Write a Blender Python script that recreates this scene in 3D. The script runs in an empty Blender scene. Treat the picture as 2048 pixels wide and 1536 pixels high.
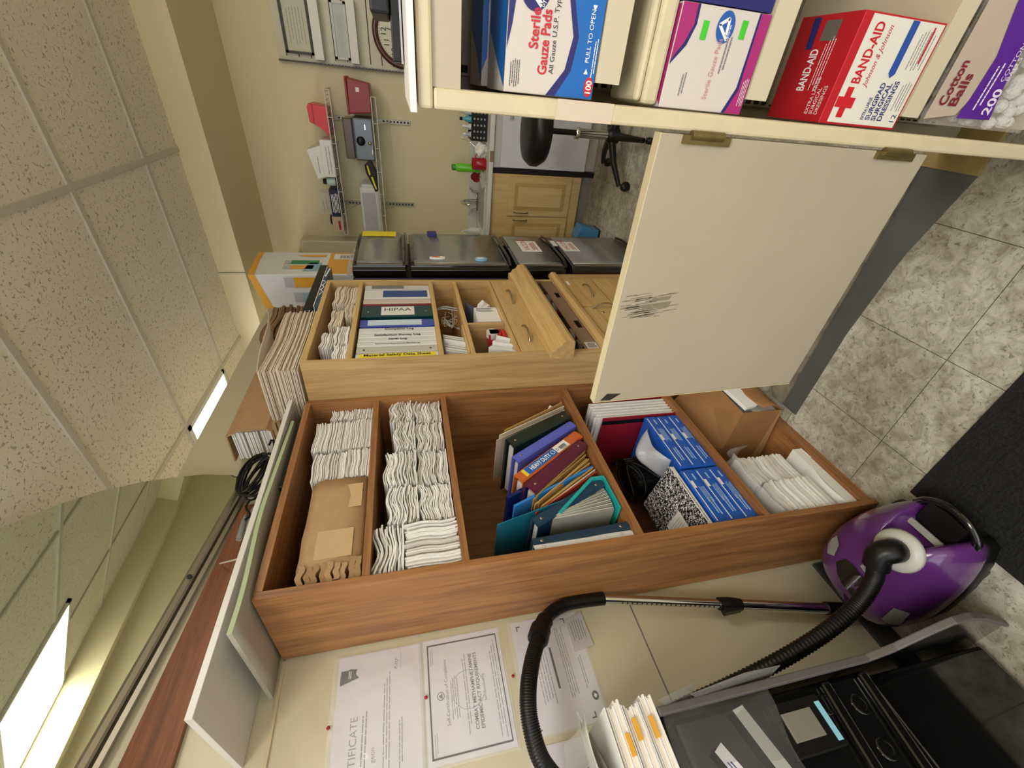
import bpy, math, random
from mathutils import Vector, Matrix
R_ = random.Random(7)
C = bpy.context.scene.collection
# ------------------------------------------------------------------ camera
CAM = Vector((0, 0, 1.44)); F = 842.0
RX = ((0.08503915, -0.81053928, -0.57947771), (-0.21479965, -0.58282256, 0.78369571), (-0.97294884, 0.0578268, -0.22366629))
cd = bpy.data.cameras.new('camera'); cam = bpy.data.objects.new('camera', cd); C.objects.link(cam)
cd.sensor_fit = 'HORIZONTAL'; cd.sensor_width = 36; cd.lens = F/2048*36; cd.clip_start = 0.02
m = Matrix([[RX[i][0], -RX[i][1], -RX[i][2], CAM[i]] for i in range(3)]+[[0, 0, 0, 1]]); cam.matrix_world = m
bpy.context.scene.camera = cam
# ------------------------------------------------------------------ world + exposure
w = bpy.data.worlds.new('world'); bpy.context.scene.world = w; w.use_nodes = True
w.node_tree.nodes['Background'].inputs[0].default_value = (0.9, 0.93, 1, 1)
w.node_tree.nodes['Background'].inputs[1].default_value = 1.5
vs = bpy.context.scene.view_settings; vs.view_transform = 'Standard'; vs.look = 'None'; vs.gamma = 1; vs.exposure = 0.72; vs.use_curve_mapping = False
LIGHT = 8.5      # strength of the fluorescent panels

def at(px, py, **k):                       # a point of the place seen at a pixel, on the plane x=, y= or z=
    v = (px-1024, py-768, F); r = Vector([sum(RX[i][j]*v[j] for j in range(3)) for i in range(3)])
    (a, val), = k.items(); i = 'xyz'.index(a)
    return CAM + r*((val-CAM[i])/r[i])
# ------------------------------------------------------------------ materials
def lin(h):
    if isinstance(h, str):
        c = [int(h[i:i+2], 16)/255 for i in (0, 2, 4)]
    else: c = h
    return tuple(((x/12.92) if x <= .04045 else ((x+.055)/1.055)**2.4) for x in c)+(1,)
MATS = {}
def mat(name, col, rough=.5, metal=0, noise=0, nscale=20, bump=0, bscale=60, coat=0, emis=0, alpha=1, trans=0, spec=.5, stretch=None, col2=None, detail=4):
    if name in MATS: return MATS[name]
    m = bpy.data.materials.new(name); m.use_nodes = True; nt = m.node_tree; b = nt.nodes['Principled BSDF']; L = nt.links.new
    b.inputs['Base Color'].default_value = lin(col); b.inputs['Roughness'].default_value = rough; b.inputs['Metallic'].default_value = metal
    b.inputs['Coat Weight'].default_value = coat; b.inputs['Specular IOR Level'].default_value = spec
    tc = nt.nodes.new('ShaderNodeTexCoord'); mp = nt.nodes.new('ShaderNodeMapping'); L(tc.outputs['Object'], mp.inputs[0])
    if stretch: mp.inputs['Scale'].default_value = stretch
    if noise or col2:
        n = nt.nodes.new('ShaderNodeTexNoise'); n.inputs['Scale'].default_value = nscale; n.inputs['Detail'].default_value = detail; L(mp.outputs[0], n.inputs[0])
        r = nt.nodes.new('ShaderNodeValToRGB'); c = lin(col); c2 = lin(col2) if col2 else tuple(x*(1-noise) for x in c[:3])+(1,)
        r.color_ramp.elements[0].position = .3; r.color_ramp.elements[1].position = .7
        r.color_ramp.elements[0].color = c2; r.color_ramp.elements[1].color = c
        L(n.outputs[0], r.inputs[0]); L(r.outputs[0], b.inputs['Base Color'])
    if bump:
        n2 = nt.nodes.new('ShaderNodeTexNoise'); n2.inputs['Scale'].default_value = bscale; L(mp.outputs[0], n2.inputs[0])
        bp = nt.nodes.new('ShaderNodeBump'); bp.inputs['Strength'].default_value = bump; bp.inputs['Distance'].default_value = .01
        L(n2.outputs[0], bp.inputs['Height']); L(bp.outputs[0], b.inputs['Normal'])
    if emis:
        b.inputs['Emission Color'].default_value = lin(col); b.inputs['Emission Strength'].default_value = emis
    if trans: b.inputs['Transmission Weight'].default_value = trans; b.inputs['IOR'].default_value = 1.2
    if alpha < 1: b.inputs['Alpha'].default_value = alpha
    MATS[name] = m; return m

def wood(name, c1, c2, axis, rough=.42, fine=1.0):
    m = bpy.data.materials.new(name); m.use_nodes = True; nt = m.node_tree; b = nt.nodes['Principled BSDF']; L = nt.links.new
    tc = nt.nodes.new('ShaderNodeTexCoord'); mp = nt.nodes.new('ShaderNodeMapping'); L(tc.outputs['Object'], mp.inputs[0])
    s = [26*fine]*3; s['xyz'.index(axis)] = 1.6*fine; mp.inputs['Scale'].default_value = s
    n = nt.nodes.new('ShaderNodeTexNoise'); n.inputs['Scale'].default_value = 1.5; n.inputs['Detail'].default_value = 7; n.inputs['Distortion'].default_value = .6; L(mp.outputs[0], n.inputs[0])
    s2 = [130*fine]*3; s2['xyz'.index(axis)] = 5; mp2 = nt.nodes.new('ShaderNodeMapping'); mp2.inputs['Scale'].default_value = s2; L(tc.outputs['Object'], mp2.inputs[0])
    n2 = nt.nodes.new('ShaderNodeTexNoise'); n2.inputs['Scale'].default_value = 2; n2.inputs['Detail'].default_value = 3; L(mp2.outputs[0], n2.inputs[0])
    ad = nt.nodes.new('ShaderNodeMath'); ad.operation = 'MULTIPLY_ADD'; ad.inputs[1].default_value = .35; L(n2.outputs[0], ad.inputs[0]); 
    sc = nt.nodes.new('ShaderNodeMath'); sc.operation = 'MULTIPLY'; sc.inputs[1].default_value = .65; L(n.outputs[0], sc.inputs[0]); L(sc.outputs[0], ad.inputs[2])
    r = nt.nodes.new('ShaderNodeValToRGB'); e = r.color_ramp.elements; e[0].position = .36; e[0].color = lin(c2); e[1].position = .62; e[1].color = lin(c1)
    L(ad.outputs[0], r.inputs[0]); L(r.outputs[0], b.inputs['Base Color']); b.inputs['Roughness'].default_value = rough
    bp = nt.nodes.new('ShaderNodeBump'); bp.inputs['Strength'].default_value = .08; bp.inputs['Distance'].default_value = .004; L(n2.outputs[0], bp.inputs['Height']); L(bp.outputs[0], b.inputs['Normal'])
    MATS[name] = m; return m

def ceil_mat():
    m = bpy.data.materials.new('ceiling_tile'); m.use_nodes = True; nt = m.node_tree; b = nt.nodes['Principled BSDF']; L = nt.links.new
    tc = nt.nodes.new('ShaderNodeTexCoord')
    n = nt.nodes.new('ShaderNodeTexNoise'); n.inputs['Scale'].default_value = 80; n.inputs['Detail'].default_value = 2.0; n.inputs['Distortion'].default_value = 1.0; L(tc.outputs['Object'], n.inputs[0])
    r = nt.nodes.new('ShaderNodeValToRGB'); e = r.color_ramp.elements; e[0].position = .35; e[0].color = (0, 0, 0, 1); e[1].position = .39; e[1].color = (1, 1, 1, 1)
    L(n.outputs[0], r.inputs[0])
    mx = nt.nodes.new('ShaderNodeMix'); mx.data_type = 'RGBA'; L(r.outputs[0], mx.inputs[0]); mx.inputs[6].default_value = lin('B3AB98'); mx.inputs[7].default_value = lin('E8E0CE')
    L(mx.outputs[2], b.inputs['Base Color']); b.inputs['Roughness'].default_value = .95
    n2 = nt.nodes.new('ShaderNodeTexNoise'); n2.inputs['Scale'].default_value = 180; L(tc.outputs['Object'], n2.inputs[0])
    ad = nt.nodes.new('ShaderNodeMath'); ad.operation = 'MULTIPLY_ADD'; ad.inputs[1].default_value = .25; L(n2.outputs[0], ad.inputs[0]); L(r.outputs[0], ad.inputs[2])
    bp = nt.nodes.new('ShaderNodeBump'); bp.inputs['Strength'].default_value = .6; bp.inputs['Distance'].default_value = .004; L(ad.outputs[0], bp.inputs['Height']); L(bp.outputs[0], b.inputs['Normal'])
    MATS['ceil'] = m; return m

def floor_mat():
    m = bpy.data.materials.new('vinyl_tile'); m.use_nodes = True; nt = m.node_tree; b = nt.nodes['Principled BSDF']; L = nt.links.new
    tc = nt.nodes.new('ShaderNodeTexCoord'); mp = nt.nodes.new('ShaderNodeMapping'); mp.inputs['Location'].default_value = (.995, -.605, 0); L(tc.outputs['Object'], mp.inputs[0])
    br = nt.nodes.new('ShaderNodeTexBrick'); br.offset = 0; br.inputs['Scale'].default_value = 1; br.inputs['Mortar Size'].default_value = .0011; br.inputs['Mortar Smooth'].default_value = .2
    br.inputs['Brick Width'].default_value = .3048; br.inputs['Row Height'].default_value = .3048; br.inputs['Color1'].default_value = lin('D0CCBF'); br.inputs['Color2'].default_value = lin('CAC6B8'); br.inputs['Mortar'].default_value = lin('57503F')
    L(mp.outputs[0], br.inputs[0])
    def noise(sc, p0, p1, c0, c1, det=8, dist=.4):
        n = nt.nodes.new('ShaderNodeTexNoise'); n.inputs['Scale'].default_value = sc; n.inputs['Detail'].default_value = det; n.inputs['Distortion'].default_value = dist; n.inputs['Roughness'].default_value = .65
        L(tc.outputs['Object'], n.inputs[0]); r = nt.nodes.new('ShaderNodeValToRGB'); e = r.color_ramp.elements
        e[0].position = p0; e[1].position = p1; e[0].color = c0; e[1].color = c1; L(n.outputs[0], r.inputs[0]); return r.outputs[0]
    def mul(a, c, f=1):
        x = nt.nodes.new('ShaderNodeMix'); x.data_type = 'RGBA'; x.blend_type = 'MULTIPLY'; x.inputs[0].default_value = f; L(a, x.inputs[6]); L(c, x.inputs[7]); return x.outputs[2]
    c = mul(br.outputs[0], noise(2.6, .36, .60, (.50, .46, .38, 1), (1, 1, 1, 1)), 1)
    c = mul(c, noise(26, .38, .58, (.55, .52, .46, 1), (1.0, 1, 1, 1), 12, .9), .8)
    c = mul(c, noise(90, .34, .43, (.28, .26, .22, 1), (1, 1, 1, 1), 3, 1), .7)
    L(c, b.inputs['Base Color']); b.inputs['Roughness'].default_value = .42
    MATS['floor'] = m; return m

WALL = mat('cream_wall_paint', 'DDD2AE', .6, bump=.05, bscale=90)
WALL2 = mat('cream_wall_panel', 'CEC6AC', .35, bump=.03, bscale=40)
CEIL = ceil_mat(); FLOOR = floor_mat()
TBAR = mat('ceiling_grid_metal', 'C8C1B2', .5)
OAKZ = wood('oak_brown_vertical', 'A87544', '7E5230', 'z'); OAKY = wood('oak_brown_lengthwise', 'A87544', '7E5230', 'y'); OAKX = wood('oak_brown_depthwise', 'A87544', '7E5230', 'x')
OAKD = wood('oak_back_panel', '8C6036', '6A4424', 'z')
MAPZ = wood('maple_vertical', 'C9A873', 'AC8856', 'z'); MAPY = wood('maple_lengthwise', 'D2B078', 'B8945A', 'y')
REDW = wood('redbrown_wood', '8A5233', '603520', 'y')
LAM = mat('cream_laminate', 'B8AC95', .4, noise=.04, nscale=300)
LAMP = mat('cream_edge_paint', 'D2C6A4', .4, noise=.08, nscale=25)
WHITE = mat('white_paper', 'F0EDEB', .7, noise=.06, nscale=90)
WHITE2 = mat('offwhite_paper', 'D9D3CD', .7, noise=.08, nscale=90)
CREAMP = mat('cream_paper', 'E2D5C2', .7, noise=.06, nscale=90)
CREAMP2 = mat('tan_paper', 'CDBBA4', .7, noise=.06, nscale=90)
KRAFT = mat('kraft_paper', 'B28F68', .75, noise=.10, nscale=30, bump=.15, bscale=25)
KRAFTD = mat('brown_kraft_paper', '9A6F42', .75, noise=.18, nscale=12, bump=.3, bscale=14)
KRAFTL = mat('kraft_label', 'C6A57C', .75, noise=.05)
CARD = mat('grey_brown_cardboard', '8C7058', .8, noise=.08, nscale=80)
BLACK = mat('black_plastic', '0E0E0E', .38, spec=.35); BLACKG = mat('black_gloss_plastic', '0B0B0C', .12, coat=.5); GREYR = mat('dark_grey_rim_plastic', '5C5854', .5)
DKGREY = mat('dark_grey_rubber', '3E3E3D', .7, noise=.2, nscale=15); MATB = mat('black_mat', '161616', .85, noise=.3, nscale=60, bump=.5, bscale=120)
CHROME = mat('chrome', 'D8D8D8', .12, 1); ALU = mat('brushed_aluminium', 'A9A39B', .3, 1); NICKEL = mat('nickel', 'B9AE98', .25, 1); BRASS = mat('antique_brass', '8A7A4C', .4, .7, noise=.3, nscale=40)
MIRROR = mat('mirror_glass', 'DCE2D4', .01, 1)
STEEL = mat('dark_stainless', 'A3A2A3', .24, .6, stretch=(1, 1, 30), noise=.05, nscale=20)
INK = mat('black_ink', '26262A', .6); INKG = mat('grey_ink', '77757A', .6); INKR = mat('red_ink', 'B3202C', .6); INKB = mat('blue_ink', '1D2F7E', .5)
PURPLE = mat('purple_gloss_plastic', '5C2C70', .22, coat=.5); GREYP = mat('grey_plastic', '9A9A98', .35)
CLEAR = mat('clear_plastic_film', 'E8E8E8', .12, alpha=.28); SLEEVE = mat('clear_sleeve', 'FFFFFF', .07, alpha=.16, bump=1.0, bscale=16)
FROST = mat('frosted_plastic', 'C6C8CC', .25, alpha=.72)
DARK = mat('dark_cavity', '1C1712', .8)
def pm(name, col, rough=.45, **k): return mat(name, col, rough, **k)

# ------------------------------------------------------------------ mesh builder
class MB:
    def __init__(s): s.v = []; s.f = []; s.m = []; s.sm = []; s.T = Matrix.Identity(4)
    def add(s, vs_, fs, mi=0, smooth=False):
        o = len(s.v); s.v += [s.T @ Vector(v) for v in vs_]
        for f in fs: s.f.append([i+o for i in f]); s.m.append(mi); s.sm.append(smooth)
        return s
    def box(s, x0, x1, y0, y1, z0, z1, mi=0):
        return s.add([(x, y, z) for x in (x0, x1) for y in (y0, y1) for z in (z0, z1)], [(0, 1, 3, 2), (4, 6, 7, 5), (0, 4, 5, 1), (2, 3, 7, 6), (0, 2, 6, 4), (1, 5, 7, 3)], mi)
    def prism(s, poly, off, mi=0, smooth=False):
        n = len(poly); a = [Vector(p) for p in poly]; off = Vector(off)
        return s.add(a+[p+off for p in a], [list(range(n))[::-1], list(range(n, 2*n))]+[(i, (i+1) % n, n+(i+1) % n, n+i) for i in range(n)], mi, smooth)
    def tube(s, pts, r, seg=10, mi=0, caps=True, ring=None):
        pts = [Vector(p) for p in pts]; n = len(pts); vs_ = []; up = Vector((.123, .456, .88)).normalized(); pv = None
        for i, p in enumerate(pts):
            t = (pts[min(i+1, n-1)]-pts[max(i-1, 0)]).normalized()
            a = (pv - t*pv.dot(t)) if pv else t.cross(up); a.normalize(); pv = a; b = t.cross(a)
            rr = r[i] if isinstance(r, (list, tuple)) else r
            vs_ += [p+(a*math.cos(k*2*math.pi/seg)+b*math.sin(k*2*math.pi/seg))*rr for k in range(seg)]
        fs = [(i*seg+k, i*seg+(k+1) % seg, (i+1)*seg+(k+1) % seg, (i+1)*seg+k) for i in range(n-1) for k in range(seg)]
        s.add(vs_, fs, mi, True)
        if caps: s.add(vs_[:seg], [list(range(seg))[::-1]], mi); s.add(vs_[-seg:], [list(range(seg))], mi)
        return s
    def lathe(s, prof, c=(0, 0, 0), seg=24, mi=0, ax=(0, 0, 1), smooth=True, caps=True):
        ax = Vector(ax).normalized(); q = Vector((0, 0, 1)).rotation_difference(ax).to_matrix(); c = Vector(c); vs_ = []
        for r, z in prof: vs_ += [c+q@Vector((r*math.cos(k*2*math.pi/seg), r*math.sin(k*2*math.pi/seg), z)) for k in range(seg)]
        n = len(prof); fs = [(i*seg+k, i*seg+(k+1) % seg, (i+1)*seg+(k+1) % seg, (i+1)*seg+k) for i in range(n-1) for k in range(seg)]
        s.add(vs_, fs, mi, smooth)
        if caps: s.add(vs_[:seg], [list(range(seg))[::-1]], mi); s.add(vs_[-seg:], [list(range(seg))], mi)
        return s
    def grid(s, fn, nu, nv, mi=0, smooth=True, thick=None):
        vs_ = [fn(i/nu, j/nv) for j in range(nv+1) for i in range(nu+1)]
        fs = [(j*(nu+1)+i, j*(nu+1)+i+1, (j+1)*(nu+1)+i+1, (j+1)*(nu+1)+i) for j in range(nv) for i in range(nu)]
        s.add(vs_, fs, mi, smooth)
        if thick:
            t = Vector(thick); N = len(vs_); o = len(s.v); s.add([Vector(v)+t for v in vs_], [f[::-1] for f in fs], mi, smooth)
            b = [i for i in range(nu+1)]+[j*(nu+1)+nu for j in range(1, nv+1)]+[nv*(nu+1)+i for i in range(nu-1, -1, -1)]+[j*(nu+1) for j in range(nv-1, 0, -1)]
            ed = [(b[k], b[(k+1) % len(b)]) for k in range(len(b))]; s.f += [[a_+o-N, a_+o, c_+o, c_+o-N] for a_, c_ in ed]; s.m += [mi]*len(ed); s.sm += [False]*len(ed)
        return s
    def text(s, txt, o, right, up, h, mi=0, align='L', squash=1.0, fit=None):
        vs_, fs = text_geo(txt); right = Vector(right).normalized(); up = Vector(up).normalized(); wd = max([v[0] for v in vs_]+[0]); o = Vector(o)
        if fit: squash = fit/(wd*h)
        off = {'L': 0, 'C': -wd/2, 'R': -wd}[align]
        return s.add([o+right*((v[0]+off)*h*squash)+up*(v[1]*h) for v in vs_], fs, mi)
    def build(s, name, mats, parent=None, bevel=0, sub=0):
        me = bpy.data.meshes.new(name); vs_ = s.v
        if not isinstance(mats, (list, tuple)): mats = [mats]
        mn = Vector([min(v[i] for v in vs_) for i in range(3)]); mxx = Vector([max(v[i] for v in vs_) for i in range(3)])
        o = Vector(((mn.x+mxx.x)/2, (mn.y+mxx.y)/2, mn.z))
        me.from_pydata([v-o for v in vs_], [], s.f); [me.materials.append(x) for x in mats]
        me.polygons.foreach_set('material_index', s.m); me.polygons.foreach_set('use_smooth', s.sm); me.update()
        ob = bpy.data.objects.new(name, me); C.objects.link(ob)
        if parent: ob.parent = parent; ob.location = o-wloc(parent)
        else: ob.location = o
        if bevel:
            b = ob.modifiers.new('bevel', 'BEVEL'); b.width = bevel; b.segments = 2; b.limit_method = 'ANGLE'; b.angle_limit = .7
        if sub:
            q = ob.modifiers.new('subsurf', 'SUBSURF'); q.levels = sub; q.render_levels = sub
        return ob
def wloc(o):
    v = Vector(o.location)
    while o.parent: o = o.parent; v += Vector(o.location)
    return v
_tg = {}
def text_geo(txt):
    if txt in _tg: return _tg[txt]
    cu = bpy.data.curves.new('t', 'FONT'); cu.body = txt.lstrip('*/'); cu.offset = .032 if txt[0] == '*' else 0; cu.shear = .4 if txt[0] == '/' else 0; cu.size = 1.38; cu.resolution_u = 3
    ob = bpy.data.objects.new('t', cu); C.objects.link(ob); bpy.context.view_layer.update()
    me = bpy.data.meshes.new_from_object(ob.evaluated_get(bpy.context.evaluated_depsgraph_get()))
    r = ([tuple(v.co) for v in me.vertices], [tuple(p.vertices) for p in me.polygons]); bpy.data.objects.remove(ob); _tg[txt] = r; return r
def thing(name, label, cat, loc, group=None):
    o = bpy.data.objects.new(name, None); C.objects.link(o); o.location = loc; o.empty_display_size = .05; return tag(o, label, cat, group)
def tag(o, label, cat, group=None, kind=None):
    o['label'] = label; o['category'] = cat
    if group: o['group'] = group
    if kind: o['kind'] = kind
    return o
def struct(name, mb, m, bevel=0):
    o = mb.build(name, m, bevel=bevel); o['kind'] = 'structure'; return o
def bx(*a): return MB().box(*a)
X, Y, Z = Vector((1, 0, 0)), Vector((0, 1, 0)), Vector((0, 0, 1))
def stripes(mb, o, right, up, w, h, n, lw=.35, mi=0, seed=1, rag=.3):   # lines of small print
    r = random.Random(seed); o = Vector(o); right = Vector(right); up = Vector(up); p = h/n
    for i in range(n):
        a = r.random()*rag*w*.5; b = w-r.random()*rag*w*.5; y = h-(i+.5)*p; q = a
        while q < b:
            e = min(b, q+w*r.uniform(.05, .16)); t = p*lw/2
            mb.add([o+right*q+up*(y-t), o+right*e+up*(y-t), o+right*e+up*(y+t), o+right*q+up*(y+t)], [(0, 1, 2, 3)], mi); q = e+w*.012
    return mb
def quad(mb, o, a, b, mi=0):
    o = Vector(o); a = Vector(a); b = Vector(b); return mb.add([o, o+a, o+a+b, o+b], [(0, 1, 2, 3)], mi)
def smooth_path(pts, n=8):
    P = [Vector(p) for p in pts]; P = [P[0]*2-P[1]]+P+[P[-1]*2-P[-2]]; out = []
    for i in range(1, len(P)-2):
        for k in range(n):
            t = k/n; a, b, c, d = P[i-1:i+3]
            out.append(.5*((2*b)+(c-a)*t+(2*a-5*b+4*c-d)*t*t+(3*b-a-3*c+d)*t**3))
    out.append(P[-2]); return out
# ================================================================== room shell
struct('floor', bx(-4.5, 2.4, -2.6, 4.0, -.05, 0), FLOOR)
struct('ceiling', bx(-4.5, 2.4, -2.6, 4.0, 2.68, 2.75), CEIL)
b = MB()
for k in range(-3, 3): b.box(-.465+k*1.219-.012, -.465+k*1.219+.012, -2.6, 3.07, 2.672, 2.681)
struct('trim_1', b, TBAR)
b = MB()
for k in range(-8, 2): b.box(-4.5, 2.4, 2.055+k*.6096-.012, 2.055+k*.6096+.012, 2.6715, 2.681)
struct('trim_2', b, TBAR)
struct('wall_left', bx(-1.42, -1.32, -2.6, 3.8, 0, 2.34), WALL2)
b = bx(-4.5, 2.4, 3.8, 3.95, 0, 2.75); struct('wall_back', b, WALL)
struct('trim_3', bx(-1.32, -1.16, 3.66, 3.8, 0, 2.27), WALL2, .012)          # corner post
b = MB(); b.box(-4.5, 2.4, 3.07, 3.8, 2.52, 2.68); struct('trim_4', b, WALL)     # soffit over the back wall
b = MB(); b.box(-1.2, -1.196, 3.066, 3.07, 2.52, 2.68); struct('trim_5', b, INKG)
struct('wall_right', bx(1.9, 2.0, -2.6, 3.8, 0, 2.68), WALL)
struct('trim_6', bx(1.62, 1.9, -2.6, 3.07, 2.5, 2.68), WALL)
b = MB(); b.box(-4.5, 2.4, -2.7, -2.6, 0, .35); b.box(-4.5, 2.4, -2.7, -2.6, 2.5, 2.68); b.box(-4.5, -4.2, -2.7, -2.6, .35, 2.5); b.box(2.1, 2.4, -2.7, -2.6, .35, 2.5); struct('wall_front', b, WALL)
for k in range(3):        # unseen windows added behind the camera so world light brightens the ceiling
    x0 = -4.2+k*2.1; b = MB(); b.box(x0, x0+.05, -2.68, -2.62, .35, 2.5); b.box(x0+2.05, x0+2.1, -2.68, -2.62, .35, 2.5); b.box(x0+.05, x0+2.05, -2.68, -2.62, .35, .40); b.box(x0+.05, x0+2.05, -2.68, -2.62, 2.45, 2.5); struct('added_window_%d' % (k+1), b, ALU)
struct('wall_far_left', bx(-4.6, -4.5, -2.6, 4.0, 0, 2.68), WALL)
struct('trim_7', bx(-1.3205, -1.314, -1.5, .585, 1.822, 1.830), LAMP)             # joint bead in the panelling
struct('trim_8', bx(-1.3203, -1.3188, -1.5, .585, .812, .816), INKG)              # lower panel joint
struct('baseboard_left', bx(-1.3205, -1.308, -2.0, .578, 0, .085), DKGREY, .003)
# metal and adhesive left on the floor where a cabinet stood
b = MB(); b.prism([(-.955, .980, 0), (-.955, 1.045, 0), (-.09, 1.045, 0), (-.085, .90, 0), (-.32, .955, 0), (-.6, .978, 0)], (0, 0, .006))
struct('trim_9', b, mat('dark_grey_strip', '585B57', .5, noise=.35, nscale=6))
b = MB(); b.prism([(-.955, 1.046, 0), (-.955, 1.13, 0), (-.09, 1.14, 0), (-.09, 1.046, 0)], (0, 0, .012))
struct('trim_10', b, mat('old_adhesive', '8C8370', .8, noise=.55, nscale=25, bump=.4, bscale=60))

# ceiling lights
DIFF = mat('light_diffuser', 'FFFCF4', .5, emis=LIGHT)
for (x0, y0, lab) in ((-1.684-1.2, 2.055, 'fluorescent ceiling panel beyond the partition, near the far wall'), (.42, .98, 'fluorescent ceiling panel over the aisle to the right of the shelving'), (-.465, -.99, 'fluorescent ceiling panel behind the photographer'), (-2.903, -.383, 'fluorescent ceiling panel beyond the partition, behind the mirror'), (.15, -.99-.61, 'fluorescent ceiling panel behind and right of the photographer')):
    x1 = x0+1.195; y1 = y0+.585
    t = thing('ceiling_light', lab, 'light', ((x0+x1)/2, (y0+y1)/2, 2.66), 'fluorescent panels in the ceiling grid')
    b = MB(); b.box(x0, x1, y0, y0+.025, 2.664, 2.679); b.box(x0, x1, y1-.025, y1, 2.664, 2.679); b.box(x0, x0+.025, y0, y1, 2.664, 2.679); b.box(x1-.025, x1, y0, y1, 2.664, 2.679)
    b.build('frame', pm('white_metal', 'D8D6CE'), t)
    bx(x0+.025, x1-.025, y0+.025, y1-.025, 2.668, 2.672).build('diffuser', DIFF, t)

# ================================================================== brown oak bookcase
def bookcase():
    x0, x1, y0, y1, H = -1.312, -1.0, .588, 1.322, 1.83; th = .019
    t = thing('bookcase', 'tall brown oak bookcase open to the room, filled with paper bags, binders and reams', 'bookcase', ((x0+x1)/2, (y0+y1)/2, 0))
    MB().box(x0, x1, y0, y0+th, 0, H).build('side_panel', OAKZ, t, bevel=.001)
    MB().box(x0, x1, y1-th, y1, 0, H).build('side_panel', OAKZ, t, bevel=.001)
    MB().box(x0, x1, y0+th, y1-th, H-th, H).build('top_panel', OAKY, t, bevel=.001)
    MB().box(x0, x0+.006, y0+th, y1-th, .0, H-th).build('back_panel', OAKD, t)
    for z in (1.594, 1.349, .853, .425, .05): MB().box(x0+.006, x1-.002, y0+th, y1-th, z-th, z).build('shelf', OAKY, t, bevel=.001)
    MB().box(x1-.03, x1-.01, y0+th, y1-th, 0, .031).build('kick_board', OAKY, t)
bookcase()

def layered(name, label, cat, group, x0, x1, y0, y1, z0, z1, n, mats, seed, wav=.002, jit=.003, axis='z', curl=0, t_=None, nseg=7):
    """bundle of thin folded sheets, one ragged mesh; layers stacked along z (lying) or y (standing)"""
    r = random.Random(seed); b = MB(); ph = r.random()*6; fr = r.uniform(3, 5)
    L = y1-y0 if axis == 'z' else z1-z0; lo, hi = (z0, z1) if axis == 'z' else (y0, y1); p = (hi-lo)/n
    for i in range(n):
        a = lo+i*p; th = p*.80; dx = r.uniform(-jit, jit)*1.3; d0 = r.uniform(-jit, jit); d1 = r.uniform(-jit, jit); q = i/n
        amp = wav*min(1, .3+q); off = r.uniform(-.15, .15)*p
        vs_ = []
        for k in range(nseg+1):
            u = k/nseg; l = (y0 if axis == 'z' else z0)+d0*(1-u)+d1*u+L*u
            wv = amp*math.sin(ph+fr*u*2+q*.6)+off+curl*q*(2*u-1)**2 + r.uniform(-1, 1)*wav*.25
            if axis == 'z':
                wv = max(wv, -i*p*.9+0.0) if i < 4 else wv
                for (xx, zz) in ((x0, a+wv), (x1+dx, a+wv), (x1+dx, a+wv+th), (x0, a+wv+th)): vs_.append((xx, l, zz))
            else:
                for (xx, yy) in ((x0, a+wv), (x0, a+wv+th), (x1+dx, a+wv+th), (x1+dx, a+wv)): vs_.append((xx, yy, l))
        fs = [(0, 1, 2, 3)[::-1], tuple(4*nseg+j for j in range(4))]
        for k in range(nseg):
            for j in range(4): fs.append((4*k+j, 4*k+(j+1) % 4, 4*k+4+(j+1) % 4, 4*k+4+j))
        b.add(vs_, fs, r.choice([0, 0, 1]) if len(mats) > 1 else 0)
    o = b.build(name, mats); return tag(o, label, cat, group)
G1 = 'bundles of white paper bags on the upper bookcase shelf'
S = [WHITE, WHITE2]
x1 = -1.028
cols = ((.958, 1.078, 'nearest'), (1.09, 1.235, 'middle'), (1.2455, 1.3005, 'farthest'))
for i, (a, c, nm) in enumerate(cols):
    layered('paper_bag_bundle', 'lower bundle of white paper bags in the %s column, top bookcase shelf'%nm, 'paper bags', G1, -1.25, x1-.004*i, a, c, 1.5965, 1.667, 24, S, 20+i, .0022, .003)
    if i < 2: layered('paper_bag_bundle', 'upper bundle of white paper bags in the %s column, top bookcase shelf'%nm, 'paper bags', G1, -1.25, x1-.008, a+.002, c-.003, 1.6685, (1.772, 1.785, 1.745)[i], 32, S, 30+i, .0025, .004)
    else: layered('paper_bag_bundle', 'short upper bundle of white paper bags at the far end of the top bookcase shelf', 'paper bags', G1, -1.25, x1-.012, a+.004, c, 1.6685, 1.742, 22, S, 30+i, .003, .004)
# kraft wrapped bundle
t = thing('wrapped_bundle', 'large kraft paper wrapped bundle with two tape labels on the top bookcase shelf', 'package', (-1.14, .775, 1.5945))
def kraft_fn(b):
    r = random.Random(3); pr = [(-1.26, 1.5965), (-1.045, 1.5965), (-1.022, 1.606), (-1.018, 1.66), (-1.022, 1.735), (-1.04, 1.758), (-1.07, 1.764), (-1.26, 1.762)]
    ys = [.655, .67, .7, .76, .83, .9, .948]; vs_ = []
    for y in ys:
        for (x, z) in pr: vs_.append((x+r.uniform(-.002, .002), y, z+(r.uniform(-.002, .002) if z > 1.6 else 0)))
    n = len(pr); fs = [tuple(range(n)), tuple(range((len(ys)-1)*n, len(ys)*n))[::-1]]+[(i*n+j, (i+1)*n+j, (i+1)*n+(j+1) % n, i*n+(j+1) % n) for i in range(len(ys)-1) for j in range(n)]
    b.add(vs_, fs, 0, True); return b
kraft_fn(MB()).build('wrapper', KRAFT, t)
ke = layered('folded_end', '', '', None, -1.25, -1.016, .612, .665, 1.5975, 1.752, 9, [KRAFT, mat('kraft_edges', '9F7E58', .8)], 17, .004, .006)
lo = Vector(ke.location); ke.parent = t; ke.location = lo-wloc(t); del ke['label']; del ke['category']
b = MB(); quad(b, (-1.0165, .68, 1.625), (0, .085, 0), (-.003, 0, .092)); b.build('tape_label', KRAFTL, t)
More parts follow.
